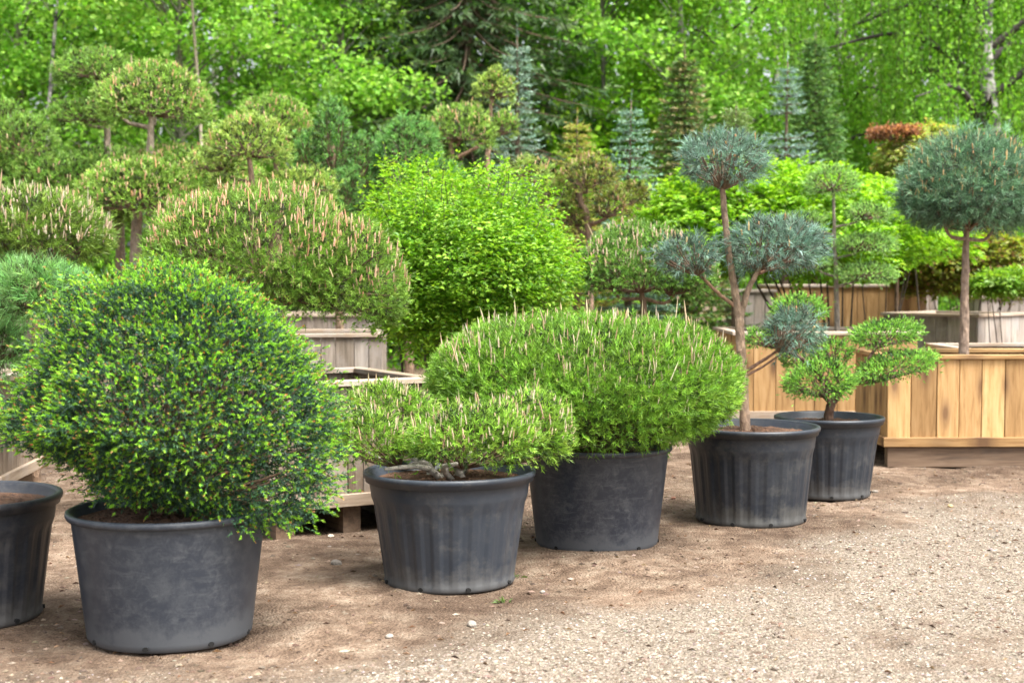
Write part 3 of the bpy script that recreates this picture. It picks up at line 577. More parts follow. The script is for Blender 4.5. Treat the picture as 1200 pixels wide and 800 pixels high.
# ------------------------------------------------------------------ pots
def pot(px, d, D, h, fluted, label, seed, base=(.024, .028, .037), dust=(.13, .122, .11), taper=.82, scratch=.5, soil=M_SOIL, soil_drop=.05, xoff=0., band=.78):
    rng = np.random.default_rng(seed); b = at(px, 325, d); b[2] = 0.0; e = empty('plastic_pot', b, label, 'plant pot', 'black plastic pots along the row')
    seg = 240; th = np.linspace(0, 2 * np.pi, seg, endpoint=False); r1 = D / 2 - .022; r0 = r1 * taper
    def rad(z): return r0 + (r1 - r0) * (z / h)
    zs = [0, .012] + list(np.linspace(.03, h * band, 12)) + [h * band + .012, h * .9, h - .045]
    prof = []
    for z in zs:
        r = np.full(seg, rad(z))
        if z == 0: r = r - .008
        if fluted and .02 < z <= h * band + .001:
            nf = 24; ph = (th * nf / (2 * np.pi)) % 1; groove = np.clip((np.abs(ph - .5) - .20) / .10, 0, 1); fz = np.clip((h * band - z) / .05, 0, 1) * np.clip((z - .0) / .05, 0, 1)
            r = r - .0065 * groove * (fz if z < h * band else 0) - .007 * (z < h * band)
        prof.append((r, z))
    mb = MB(); W = 1 + .006 * np.sin(2 * th + rng.random() * 6) + .004 * np.sin(3 * th + rng.random() * 6)
    # inner wall
    zin = h - soil_drop - .05; full = prof + [(np.full(seg, rad(h)), h - .02), (np.full(seg, rad(h) - .012), h - .008), (np.full(seg, rad(zin) - .014), zin)]
    V = np.concatenate([np.stack([b[0] + r * W * np.cos(th), b[1] + r * W * np.sin(th), np.full(seg, z)], 1) for r, z in full])
    nr = len(full); i = np.arange(nr - 1)[:, None] * seg; j = np.arange(seg)[None]; k = (j + 1) % seg
    mb.add(V, None, np.stack([i + j, i + k, i + seg + k, i + seg + j], -1).reshape(-1, 4)); M = pot_mat('black_plastic', base, dust, seed, scratch)
    mb.build('body', M, e, True)
    # rolled rim
    mb = MB(); R1 = rad(h); rp = [(R1 - .002, h - .05), (R1 + .010, h - .048), (R1 + .013, h - .03), (R1 + .020, h - .026), (R1 + .023, h - .012), (R1 + .020, h - .002), (R1 + .012, h + .002), (R1 + .001, h), (R1 - .008, h - .008), (R1 - .012, h - .03)]
    if not fluted: rp = [(R1 - .002, h - .032), (R1 + .012, h - .03), (R1 + .019, h - .018), (R1 + .017, h - .004), (R1 + .006, h + .001), (R1 - .006, h - .004), (R1 - .012, h - .03)]
    V = np.concatenate([np.stack([b[0] + r * W * np.cos(th), b[1] + r * W * np.sin(th), np.full(seg, z)], 1) for r, z in rp]); nr = len(rp); i = np.arange(nr - 1)[:, None] * seg
    mb.add(V, None, np.stack([i + j, i + k, i + seg + k, i + seg + j], -1).reshape(-1, 4)); mb.build('rim', M, e, True)
    # soil
    mb = MB(); zs = h - soil_drop; rs = rad(zs) - .008; nrg = 14; rr = np.linspace(0.02, 1, nrg); V = []
    for q in rr: V.append(np.stack([b[0] + q * rs * W[::4] * np.cos(th[::4]), b[1] + q * rs * W[::4] * np.sin(th[::4]), zs + .02 * (1 - q) + rng.normal(size=seg // 4) * .006 * (q < .99)], 1))
    s4 = seg // 4; i = np.arange(nrg - 1)[:, None] * s4; j = np.arange(s4)[None]; k = (j + 1) % s4
    mb.add(np.concatenate(V + [np.array([[b[0], b[1], zs + .02]])]), np.array([[a, (a + 1) % s4, nrg * s4] for a in range(s4)]), np.stack([i + j, i + s4 + j, i + s4 + k, i + k], -1).reshape(-1, 4)); mb.build('soil', soil, e, True)
    # drain holes round the foot: plugs, the shade inside put into their colour
    hm = None
    for q in range(8):
        a = q / 8 * 6.283 + seed * .37 + rng.normal() * .05; rr = rad(.02) - .012
        if hm is None:
            mb = MB(); t8 = np.linspace(0, 2 * np.pi, 10, endpoint=False); ring = np.stack([np.full(10, 0.), .012 * np.cos(t8), .010 * np.sin(t8)], 1)
            mb.add(np.concatenate([ring, ring + [.0175, 0, 0], [[.0175, 0, 0]]]), np.array([[10 + x, 10 + (x + 1) % 10, 20] for x in range(10)]), np.array([[x, (x + 1) % 10, 10 + (x + 1) % 10, 10 + x] for x in range(10)])); hm = mb.mesh('drain_hole'); hm.materials.append(M_HOLE_SHADE)
        o = bpy.data.objects.new('drain_hole', hm); COL.objects.link(o); o.parent = e; o.location = (math.cos(a) * rr, math.sin(a) * rr, .019); o.rotation_euler = (0, 0, a)
    return e
pot(-47, 6.25, .84, .545, True, 'ribbed black pot cut off by the left picture edge', 1, soil=M_SOIL)
pot(195, 5.95, .845, .535, False, 'smooth scuffed grey black pot under the clipped spruce ball', 2, (.026, .033, .046), (.115, .123, .13), .84, .75, soil_drop=.045)
pot(526, 7.0, .85, .552, True, 'ribbed grey pot holding the low spreading mountain pine', 3, (.027, .035, .048), (.13, .125, .115), .80, .12)
pot(700, 8.0, .86, .56, False, 'smooth dust speckled pot under the wide bushy mountain pine', 4, (.021, .027, .040), (.13, .135, .14), .84, .8)
pot(882, 8.8, .85, .585, True, 'ribbed black pot holding the tiered blue pine', 5, (.016, .021, .030), (.12, .115, .10), .85, .2)
pot(973, 9.8, .75, .545, True, 'smallest ribbed black pot holding the cloud pruned juniper', 6, (.019, .025, .035), (.12, .115, .105), .80, .2)

# ------------------------------------------------------------------ wooden boxes
def board(e, name, size, loc, rz, mt, rng=None, tilt=0.):
    """one bevelled board, long axis along local Z of its own mesh; loc/rot in the box's frame"""
    sx, sy, sz = [s / 2 for s in size]; bv = min(.004, sx * .3, sy * .3); V = []
    for z in (-sz, sz):
        zz = z
        for x, y in ((-sx + bv, -sy), (sx - bv, -sy), (sx, -sy + bv), (sx, sy - bv), (sx - bv, sy), (-sx + bv, sy), (-sx, sy - bv), (-sx, -sy + bv)): V.append((x, y, zz))
    me = bpy.data.meshes.new(name); F = [[i, (i + 1) % 8, 8 + (i + 1) % 8, 8 + i] for i in range(8)] + [list(range(7, -1, -1)), list(range(8, 16))]
    me.from_pydata(V, [], F); me.materials.append(mt); o = bpy.data.objects.new(name, me); COL.objects.link(o); o.parent = e; o.location = [float(v) for v in loc]
    o.rotation_euler = rz if isinstance(rz, tuple) else (0, 0, rz); return o
def crate(center, rz, w, dp, h, wood, rim, label, seed, z_pl=.19, pw=.13, base=True, soil=True, soil_drop=.12, skidw='skid', skirt=True, beam=False):
    """box of upright planks on skids: w along local x, dp along local y; center on the ground"""
    rng = np.random.default_rng(seed); e = empty('wooden_planter', (center[0], center[1], 0), label, 'planter box', 'wooden planter boxes'); e.rotation_euler = (0, 0, rz)
    T = .026; zt = h - .035
    for side in range(4):
        L = w if side % 2 == 0 else dp; n = max(3, round(L / pw)); ang = (0, math.pi / 2, math.pi, -math.pi / 2)[side]; half = (dp if side % 2 == 0 else w) / 2
        ins = 0 if side % 2 == 0 else T + .002; Lx = L - 2 * ins; xs = np.linspace(-Lx / 2, Lx / 2, n + 1); jj = rng.normal(size=n + 1) * .012; jj[0] = jj[-1] = 0; xs = xs + jj
        for i in range(n):
            cx = (xs[i] + xs[i + 1]) / 2; wi = xs[i + 1] - xs[i] - .005; out = -(half - T / 2) - abs(rng.normal()) * .0025
            c, s = math.cos(ang), math.sin(ang); zt_i = zt - abs(rng.normal()) * .002; board(e, 'plank', (wi, T, zt_i - z_pl), (cx * c - out * s, cx * s + out * c, (zt_i + z_pl) / 2), (0, rng.normal() * .003, ang), WOOD[wood])
        # rim board lying on the planks, skirt board at the foot
        c, s = math.cos(ang), math.sin(ang); ov = .028; Lr = L + 2 * ov if side % 2 == 0 else L - 2 * (.09 - ov) - .002
        out = -(half + ov - .045); o = board(e, 'rim_board', (.09, .034, Lr), (-out * s, out * c, zt + .019), (0, math.pi / 2, ang), WOOD[rim]); o.rotation_euler = (math.pi / 2, 0, ang + math.pi / 2)
        if skirt:
            out = -(half + .016); Ls = L + .06 if side % 2 == 0 else L
            o = board(e, 'skirt_board', (.03, .075, Ls), (-out * s, out * c, z_pl + .012), 0, WOOD[rim]); o.rotation_euler = (math.pi / 2, 0, ang + math.pi / 2)
    if base:
        board(e, 'floor_board', (w - .06, dp - .06, .03), (0, 0, z_pl - .005), 0, WOOD['brown'])
        if beam:
            for y in (-dp / 2 + .05, dp / 2 - .05): board(e, 'skid', (.09, z_pl - .03, w - .02), (0, y, (z_pl - .03) / 2), (0, math.pi / 2, 0), WOOD[skidw]).rotation_euler = (math.pi / 2, 0, math.pi / 2)
        for x in (() if beam else (-w * .4, 0., w * .4)):
            o = board(e, 'skid', (.11, z_pl - .028, dp - .06), (x, 0, (z_pl - .028) / 2 + .0), 0, WOOD[skidw]); o.rotation_euler = (math.pi / 2, 0, 0)
    if soil:
        mb = MB(); g = 13; xs = np.linspace(-w / 2 + T + .004, w / 2 - T - .004, g); ys = np.linspace(-dp / 2 + T + .004, dp / 2 - T - .004, g); X, Y = np.meshgrid(xs, ys); Z = h - soil_drop + rng.normal(size=X.shape) * .012
        i = np.arange(g - 1)[:, None] * g + np.arange(g - 1)[None]; mb.add(np.stack([X, Y, Z], -1).reshape(-1, 3), None, np.stack([i, i + 1, i + 1 + g, i + g], -1).reshape(-1, 4))
        me = mb.mesh('soil', (0, 0, 0), True); me.materials.append(M_SOIL2); o = bpy.data.objects.new('soil', me); COL.objects.link(o); o.parent = e
    return e
def gx(px, d): return (px - 600) / FPX * d
def crate_corner(px, d, ang, w, dp, h, *a, **k):
    """near-left corner of the front face at pixel px and distance d; front face runs along ang"""
    x = gx(px, d); u = np.array([math.cos(ang), math.sin(ang)]); v = np.array([-math.sin(ang), math.cos(ang)]); c = np.array([x, d]) + u * w / 2 + v * dp / 2
    return crate(c, ang, w, dp, h, *a, **k)
crate_corner(314, 8.03, R(30), 1.04, 1.1, .90, 'brown', 'rim', 'weathered brown plank box behind the two nearest pots', 201, soil_drop=.3, pw=.115)
crate_corner(322, 12.6, R(8), .95, 1.1, 1.0, 'grey', 'rim', 'greyish plank box seen under the long domed pine', 202)
crate_corner(318, 17.2, R(-6), 1.2, 1.1, 1.06, 'grey', 'rim', 'far grey box whose rim shows above the plank box under the domed pine', 203)
crate_corner(-185, 8.9, R(4), .93, 1.0, .86, 'brown', 'rim', 'brown plank box at the left edge behind the spruce ball', 204)
crate_corner(-60, 15.4, R(4), 1.25, 1.1, 1.0, 'grey', 'rim', 'grey box far behind the bluish pine cushion at left', 205)
crate_corner(1041, 11.2, R(0.5), 1.5, 1.0, .89, 'fresh', 'fresh', 'fresh knotty pine box at the right picture edge', 206, pw=.185, beam=True)
crate_corner(862, 13.4, R(0), 1.72, 1.3, .99, 'fresh', 'rim', 'long fresh pine box behind the two rear pots', 207, pw=.19)
crate_corner(1136, 12.75, R(2), 1.3, 1.1, .86, 'brown', 'rim', 'open box directly behind the fresh pine box at the right edge', 208, soil_drop=.35)
crate((gx(1119, 16.7), 16.7), R(45), 1.18, 1.18, 1.09, 'grey', 'rim', 'silver grey box turned corner forward behind the blue pine trunk', 209, pw=.16)
crate_corner(912, 19, R(1), 1.93, 1.3, 1.40, 'fresh', 'rim', 'distant orange pine box under the lime shrub at right', 210, pw=.15)
crate_corner(862, 18.4, R(-1), .5, 1.2, 1.34, 'grey', 'grey', 'distant narrow grey box left of the distant orange pine box', 211)
crate_corner(1085, 19.4, R(0), .16, 1.2, 1.43, 'grey', 'grey', 'thin grey box end beside the distant orange pine box', 212, soil=False)
crate_corner(1150, 20.4, R(-4), 1.6, 1.2, 1.22, 'grey', 'rim', 'far box in the shade under the bronze leaved hedge', 213)

# ------------------------------------------------------------------ plants in pots
# B: clipped spruce ball
def spruce_ball():
    rng = np.random.default_rng(301); d0 = 5.95; c = at(199, 484, d0); base = at(195, 325, d0); base[2] = .47
    e = empty('spruce_ball', base, 'dense clipped spruce ball with bright yellow green new shoots', 'shrub')
    tr = MB(); tube(tr, curve([base, base + [.01, 0, .12], base + [0, .02, .45]], 6), [.06, .05, .045, .04, .035, .03, .02][:7], 9, (.16, .10, .06), rng, .08)
    r = np.array([.62, .58, .565]); l1 = lumps(rng, 80, .13, .24); l2 = lumps(rng, 22, .14, .42); lf = lambda d: l1(d) * l2(d); mb = MB(); old = MB(); br = MB()
    ncl = 2000; d = spheredirs(ncl, rng, -.97, 1)
    def surf(d, off):
        w = lf(d)[:, None] * (1 + np.asarray(off).reshape(-1, 1)); q = d * w * r; low = d[:, 2] < 0
        q[:, 2] = np.where(low, q[:, 2] * .70, q[:, 2]); q[:, :2] *= np.where(low, 1.03 - .26 * np.abs(d[:, 2]) ** 1.6, 1 - .20 * d[:, 2])[:, None]; q[:, 0] += .05 * np.clip(d[:, 2], 0, 1)
        w = 1 - .16 * np.exp(-((d[:, 0] + .7) ** 2 + (d[:, 1] + .3) ** 2 + (d[:, 2] + .65) ** 2) / .2); q = q * w[:, None]
        # a skirt of branches hanging lower on the right-hand side
        sk = np.exp(-((d[:, 0] - .62) ** 2 + (d[:, 1] + .35) ** 2 + (d[:, 2] + .62) ** 2) / .16); q[:, 2] -= .13 * sk; q[:, 0] += .07 * sk; return q
    q = surf(d, rng.normal(size=ncl) * .05 - .02); nn = unit(d / r)
    per = 7; ci = np.repeat(np.arange(ncl), per); n = len(ci); off = rng.normal(size=(n, 3)) * .034; off[:, 2] *= .55
    out = unit(nn * [1, 1, .45] + [0, 0, -.05])
    # each branchlet is a small flat spray: dark old wood inside, new shoots at its tips
    B = c + q[ci] + off - nn[ci] * .012
    D = unit(out[ci] * .6 + off / .034 * .5 + [0, 0, .35] + rng.normal(size=(n, 3)) * .3 + nn[ci] * .25)
    tint = np.clip(1 + rng.normal(size=ncl) * .18, .55, 1.5)
    new = rng.random(n) < np.clip(.78 + .25 * nn[ci][:, 2], .5, .97)
    # old dark needles
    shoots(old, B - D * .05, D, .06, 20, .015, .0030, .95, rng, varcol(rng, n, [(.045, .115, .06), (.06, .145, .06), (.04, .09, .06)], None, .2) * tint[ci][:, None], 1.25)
    ni = int(n * .5); di = unit(rng.normal(size=(ni, 3))); qi = surf(di, -.10 - .16 * rng.random(ni)); shoots(old, c + qi, unit(di + rng.normal(size=(ni, 3)) * .5), .08, 14, .02, .005, .9, rng, varcol(rng, ni, [(.03, .07, .04)]), 1.)  # inner needles darker still, painting in the shaded gaps
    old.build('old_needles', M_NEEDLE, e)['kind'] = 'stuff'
    Bn, Dn = B[new] + D[new] * .012, D[new]; k = len(Bn); Ln = .018 * (.6 + .8 * rng.random(k))
    shoots(mb, Bn, Dn, Ln, 34, .0115, .0030, .7, rng, varcol(rng, k, [(.23, .46, .04), (.30, .53, .05), (.17, .36, .03)], None, .15) * tint[ci][new][:, None], 1.2, 0)
    tipm = rng.random(k) < .2; kb = int(tipm.sum()); shoots(mb, Bn[tipm] + Dn[tipm] * Ln[tipm][:, None], Dn[tipm], .010, 12, .009, .0035, .5, rng, varcol(rng, kb, [(.42, .20, .06), (.5, .33, .12)]), 1.)
    # taller leaders poking out of the top
    m_ = 70; dl = unit(rng.normal(size=(m_ * 3, 3)) + [0, 0, .8]); dl = dl[dl[:, 2] > .3][:m_]; ql = c + surf(dl, np.zeros(len(dl))); shoots(mb, ql, unit(dl * .4 + [0, 0, 1.]), .038, 30, .012, .0045, .7, rng, varcol(rng, len(dl), [(.22, .44, .035)]), 1.2, 0)
    mb.build('new_shoots', M_NEEDLE, e)['kind'] = 'stuff'
    for i in rng.choice(ncl, 170, replace=False):
        a = base + [0, 0, .05 + .3 * rng.random()]; b = c + q[i] * .93; tube(br, curve([a, (a + b) / 2 + [0, 0, -.05], b], 6), np.linspace(.012, .003, 7), 4, (.15, .095, .06), rng, .1, False)
    tr.build('trunk', M_BARK, e, True); br.build('branches', M_TWIG, e)['kind'] = 'stuff'
spruce_ball()
MUGO = style(cols=[(.155, .30, .033), (.21, .38, .045), (.105, .21, .03)], dens=2000, per=7, k=24, nl=.026, nw=.0026, L=.045, up=.6, ang=.85, tip=1.4, cand=200, candL=.038, candr=.0042, candcols=[(.52, .42, .28), (.58, .49, .34), (.42, .30, .18)], innercol=(.045, .08, .02), lump=.12, candz=.1)
# C: low spreading mountain pine
def low_pine():
    d = 7.0; b = at(526, 325, d); b[2] = .50; e = empty('mountain_pine', b, 'low spreading mountain pine with pale candles and white bare branches', 'shrub')
    S = style(**{**MUGO.__dict__, 'cand': 300, 'candL': .034, 'candr': .0034, 'nl': .026, 'dens': 2300, 'flat': .8, 'cols': [(.20, .36, .04), (.26, .43, .06), (.14, .26, .035)]})
    W = (.42, .38, .33)
    for i, (px, py, dd, rx, ry, rz, tl) in enumerate([(428, 517, 6.85, 56, 48, 38, (0, .05, 0)), (458, 480, 7.4, 56, 46, 36, (0, 0, 0)), (552, 516, 6.8, 80, 58, 44, (0, 0, 0)), (616, 508, 7.05, 62, 55, 50, (0, .12, 0)), (515, 524, 7.15, 40, 40, 26, (0, 0, 0))]):
        c = at(px, py, dd); a = np.array([b[0] + (c[0] - b[0]) * .6, b[1] + (c[1] - b[1]) * .6, .575]); pad(e, c, (m(rx, dd), m(ry, dd), m(rz, dd)), S, 310 + i, tl, a, ntw=30)
        limb(e, [b + [rng_() * .06, rng_() * .05, 0], (b + a) / 2 + [0, 0, .05], a, c + [0, 0, -m(rz, dd) * .3]], .02, .009, 320 + i, W)
    limb(e, [b + [-.02, -.05, 0], b + [-.12, -.16, .085], b + [-.3, -.2, .08]], .018, .01, 330, (.5, .46, .4)); limb(e, [b + [.02, -.05, 0], b + [-.02, -.22, .09], b + [.05, -.3, .12]], .017, .009, 331, (.5, .46, .4))
_r = np.random.default_rng(9); rng_ = lambda: float(_r.normal())
low_pine()
# D: wide mountain pine
def wide_pine():
    d = 8.0; b = at(700, 325, d); b[2] = .5; e = empty('mountain_pine', b, 'wide bushy mountain pine with tall pale candles standing on top', 'shrub')
    S = style(**{**MUGO.__dict__, 'cand': 80, 'candL': .055, 'candr': .0036, 'dens': 2300, 'nl': .030, 'L': .038, 'up': .65, 'candz': .3, 'flat': .85})
    for i, (px, py, dd, rx, ry, rz) in enumerate([(685, 448, 8.0, 178, 150, 82), (590, 445, 7.9, 92, 90, 58), (790, 452, 7.9, 84, 85, 80), (690, 486, 7.75, 148, 100, 58)]):
        c = at(px, py, dd); pad(e, c, (m(rx, dd), m(ry, dd), m(rz, dd)), S, 340 + i, (0, 0, 0), b + [0, 0, .08], ntw=50); limb(e, [b, (b + c) / 2 + [0, 0, .03], c], .03, .012, 350 + i, (.2, .13, .09))
wide_pine()
BLUE = style(cols=[(.14, .24, .18), (.19, .30, .24), (.10, .17, .125)], dens=1050, per=6, k=30, nl=.042, nw=.0026, L=.06, ang=.85, up=.15, mat=M_BLUE, cand=30, candL=.03, candr=.0055, candcols=[(.45, .27, .13), (.5, .4, .22)], innercol=(.07, .085, .06), jit=.06, flat=.75, zmin=-.8, lump=.08, tip=1.6, twig=(.2, .13, .09))
# E: tiered blue pine
def blue_pine():
    d = 8.8; b = at(873, 508, d); e = empty('blue_pine', b, 'tiered blue needled pine with forked bare trunk and four cushions', 'tree'); T = (.34, .24, .165)
    A = lambda px, py, dd=0.: at(px, py, d + dd)
    limb(e, [A(873, 512), A(871, 455), A(868, 405), A(866, 372)], .034, .027, 360, T, 'trunk', 12)
    limb(e, [A(866, 374), A(860, 335), A(852, 280), A(847, 222), A(848, 190)], .026, .015, 361, T)
    limb(e, [A(867, 372), A(876, 342), A(888, 318), A(905, 300)], .023, .012, 362, T); limb(e, [A(866, 362), A(845, 346), A(826, 328), A(808, 308)], .013, .008, 363, (.3, .18, .11))
    limb(e, [A(872, 436), A(888, 426), A(905, 415), A(928, 398)], .012, .007, 364, (.26, .15, .1)); limb(e, [A(872, 441), A(893, 430), A(915, 415)], .009, .005, 365, (.26, .15, .1))
    limb(e, [A(885, 322), A(900, 316), A(918, 306), A(938, 298)], .011, .006, 366, (.26, .15, .1))
    for i, (px, py, rx, ry, rz, ax, ay, dd) in enumerate([(848, 189, 57, 54, 38, 847, 222, 0), (806, 301, 40, 40, 28, 818, 322, -.05), (906, 292, 60, 60, 42, 888, 318, .05), (930, 390, 37, 37, 33, 912, 412, -.08), (936, 284, 33, 36, 26, 905, 308, .1)]):
        pad(e, A(px, py, dd), (m(rx, d), m(ry, d), m(rz, d)), BLUE, 370 + i, (0, 0, 0), A(ax, ay, dd), ntw=60)
blue_pine()
JUN = style(cols=[(.21, .42, .07), (.28, .50, .09), (.14, .30, .06)], dens=2900, per=8, k=20, nl=.016, nw=.0034, L=.03, ang=.6, up=.35, innercol=(.05, .1, .03), jit=.05, flat=.6, lump=.12, tip=1.25)
# F: cloud pruned juniper
def cloud_juniper():
    d = 9.8; b = at(970, 492, d); e = empty('juniper', b, 'small cloud pruned juniper with bright green cushions on bent stems', 'tree'); T = (.13, .075, .05); A = lambda px, py, dd=0.: at(px, py, d + dd)
    limb(e, [A(970, 496), A(973, 476), A(982, 462), A(990, 452)], .034, .024, 380, T, 'trunk', 11)
    for i, (px, py, rx, rz, dd, tl, path) in enumerate([(958, 450, 42, 28, -.12, 0, [(975, 474), (966, 465)]), (976, 414, 25, 18, .05, 0, [(986, 455), (983, 435)]), (1036, 393, 42, 22, .1, -.08, [(990, 452), (1012, 428), (1026, 408)]), (1050, 431, 48, 19, -.05, -.25, [(988, 455), (1005, 449), (1030, 446)]), (936, 364, 34, 22, .25, 0, [(984, 450), (968, 410), (950, 385)]), (893, 398, 22, 14, .2, 0, [(980, 458), (940, 420), (910, 408)]), (936, 420, 26, 20, .3, 0, [(980, 460), (955, 440)])]):
        pad(e, A(px, py, dd), (m(rx, d), m(rx, d) * .9, m(rz, d)), JUN, 385 + i, (0, tl, 0), A(*path[-1], dd), ntw=24); limb(e, [A(x, y, dd * j / len(path)) for j, (x, y) in enumerate(path)] + [A(px, py, dd)], .016, .007, 392 + i, T, sides=7)
cloud_juniper()

# ------------------------------------------------------------------ plants behind the row
def niwaki(name, label, cat, d, trunk, tr, pads, S, seed, col=(.24, .16, .105), group=None, ground=True, ry=1.):
    """trunk: pixel path from the foot up; pads: (px,py,rx,rz, attach px, attach py, depth offset)"""
    f = trunk[0]; b = at(f[0], f[1], d)
    if ground: b[2] = 0
    e = empty(name, b, label, cat, group); P = [b] + [at(x, y, d) for x, y in trunk[1:]]; limb(e, P, tr, tr * .4, seed, col, 'trunk', 10)
    for i, p in enumerate(pads):
        px, py, rx, rz, ax, ay, dd = p[:7]; tl = p[7] if len(p) > 7 else 0.
        c = at(px, py, d + dd); a = at(ax, ay, d); pad(e, c, (m(rx, d), m(rx, d) * ry, m(rz, d)), S, seed + 1 + i, (0, tl, 0), (a + 2 * c) / 3 - [0, 0, m(rz, d) * .3])
        limb(e, [a, (a * .4 + c * .6) - [0, 0, m(rz, d) * .45], c - [0, 0, m(rz, d) * .1]], tr * .4, .008, seed + 40 + i, col)
    return e
PINE = style(cols=[(.15, .27, .04), (.195, .33, .055), (.105, .195, .032)], dens=800, per=6, k=24, nl=.045, nw=.0046, L=.06, up=.5, ang=.85, tip=1.4, cand=95, candL=.05, candr=.006, candcols=[(.52, .31, .17), (.55, .40, .24)], innercol=(.055, .065, .028), lump=.13, zmin=-.65)
FAR = style(**{**PINE.__dict__, 'dome': True, 'jit': .025, 'up': .4, 'lump': .08, 'zmin': -.38, 'dens': 660, 'nw': .0066, 'k': 20, 'candr': .0065, 'cand': 80, 'nl': .036, 'L': .05, 'candL': .038, 'cols': [(.20, .33, .06), (.26, .40, .085), (.145, .25, .045)], 'innercol': (.055, .075, .025), 'tip': 1.6})  # darker old needles inside and brighter tips also paint in shaded undersides
FARD = style(**{**FAR.__dict__, 'cand': 15, 'cols': [(.165, .29, .055), (.21, .35, .07), (.115, .215, .045)]})
FARL = style(**{**FAR.__dict__, 'cand': 45, 'candL': .035, 'cols': [(.25, .36, .08), (.31, .42, .10), (.18, .275, .06)]})
FARB = style(**{**FAR.__dict__, 'cand': 0, 'cols': [(.12, .27, .07), (.16, .32, .09), (.085, .20, .055)], 'nl': .045})
# G: long domed pine standing in the brown box
niwaki('domed_pine', 'long domed pine crown with peach candles behind the spruce ball', 'tree', 8.75, [(311, 470), (311, 400), (310, 345), (312, 300)], .05,
       [(302, 286, 134, 70, 311, 335, 0.), (404, 312, 76, 60, 315, 335, -.08, .22), (222, 272, 58, 44, 308, 335, .1), (424, 346, 50, 32, 318, 340, -.05, .3), (352, 336, 62, 34, 315, 345, -.15)], style(**{**PINE.__dict__, 'dens': 1400, 'nw': .0028, 'L': .045, 'cols': [(.17, .30, .045), (.22, .36, .06), (.12, .215, .035)], 'cand': 150, 'candz': .35, 'candL': .042, 'candr': .0048, 'dome': True, 'jit': .03, 'nl': .034, 'candcols': [(.52, .30, .18), (.56, .40, .26)]}), 400, (.26, .15, .08), ground=True, ry=.85)
# left edge
niwaki('mountain_pine', 'rounded mountain pine with cream candles at the left edge', 'shrub', 10.2, [(40, 480), (42, 400), (42, 330)], .04, [(40, 280, 95, 62, 42, 335, 0.), (-20, 290, 60, 55, 40, 335, 0.)], style(**{**PINE.__dict__, 'dens': 1100, 'cand': 190, 'candcols': [(.52, .44, .32), (.48, .36, .23)], 'candL': .05, 'candr': .0055, 'nw': .004, 'cols': [(.15, .25, .04), (.19, .30, .05), (.11, .18, .035)]}), 440)
niwaki('black_pine', 'bluish green pine cushions with long needles above the left pot', 'tree', 8.9, [(-20, 460), (-8, 440), (8, 400), (22, 350)], .035, [(46, 338, 68, 40, 22, 350, -.1), (4, 408, 34, 34, 0, 420, -.15)], style(**{**PINE.__dict__, 'cols': [(.19, .39, .125), (.25, .46, .165), (.13, .29, .09)], 'cand': 5, 'candL': .03, 'nl': .075, 'k': 34, 'dens': 800, 'nw': .003, 'up': .3, 'L': .05, 'dome': True, 'jit': .02, 'lump': .05}), 460)
# tall tiered pines at upper left
niwaki('tiered_pine', 'tall tiered pine with flat dark top pad at upper left', 'tree', 15.5, [(140, 325), (140, 265), (128, 190), (124, 140), (115, 95)], .06, [(111, 80, 50, 24, 116, 95, 0.), (94, 133, 40, 16, 124, 150, -.1), (118, 122, 22, 18, 124, 140, .25), (66, 208, 74, 32, 132, 240, -.3), (128, 190, 70, 20, 134, 215, .4), (20, 228, 62, 28, 125, 255, .1), (96, 244, 60, 24, 138, 265, -.5)], FARD, 480, (.28, .22, .17))
niwaki('tiered_pine', 'tall tiered pine with large candled top dome and pale trunk at upper left', 'tree', 14.6, [(160, 325), (160, 270), (172, 215), (176, 165), (180, 120)], .068, [(183, 112, 68, 42, 178, 145, 0.), (165, 222, 80, 40, 164, 255, -.25), (228, 200, 80, 32, 172, 235, .2), (262, 226, 56, 24, 172, 250, -.1), (205, 186, 52, 18, 174, 210, .5), (130, 118, 24, 26, 176, 150, .1)], FAR, 500, (.32, .26, .2))
niwaki('tiered_pine', 'tiered pine with dark pads cut by the left picture edge', 'tree', 15, [(-15, 325), (-12, 250), (2, 195)], .07, [(26, 165, 42, 32, 5, 185, 0.), (6, 138, 32, 22, 0, 170, .3), (-20, 190, 45, 30, -8, 215, 0.), (20, 196, 44, 18, -5, 220, .2)], FARD, 520)
niwaki('tiered_pine', 'single domed pine on a slim stem above the long domed pine', 'tree', 13.2, [(305, 325), (300, 270), (295, 215), (292, 180)], .05, [(292, 165, 54, 34, 293, 190, 0.), (262, 214, 18, 9, 298, 225, 0.), (352, 214, 46, 20, 300, 240, .2), (250, 190, 34, 16, 297, 215, .4)], FARL, 540)
niwaki('tiered_pine', 'candled pine dome behind the single domed pine', 'tree', 15.8, [(330, 325), (326, 230), (322, 160)], .06, [(322, 138, 44, 27, 323, 160, 0.), (345, 165, 30, 26, 325, 175, .1)], FAR, 560)
niwaki('columnar_pine', 'dark columnar pine of upright fingers between the pine domes', 'tree', 14.6, [(398, 325), (396, 270), (392, 215), (390, 170)], .05, [(390, 176, 25, 60, 392, 220, 0.), (360, 188, 20, 34, 390, 230, 0.1), (425, 198, 19, 42, 394, 235, 0.), (385, 235, 22, 34, 394, 255, -.25), (408, 230, 18, 36, 394, 255, -.2)], style(**{**FARB.__dict__, 'flat': 1., 'zmin': -1, 'lump': .04, 'dome': False, 'up': 1.1, 'nl': .038, 'jit': .02}), 580)
niwaki('tiered_pine', 'round bluish pine cushions left of the brown tipped pine pads', 'tree', 14.8, [(480, 325), (478, 250), (475, 190)], .055, [(474, 172, 42, 35, 475, 195, 0.), (502, 203, 42, 18, 478, 220, -.1), (455, 205, 30, 22, 477, 225, .1)], FARB, 600)
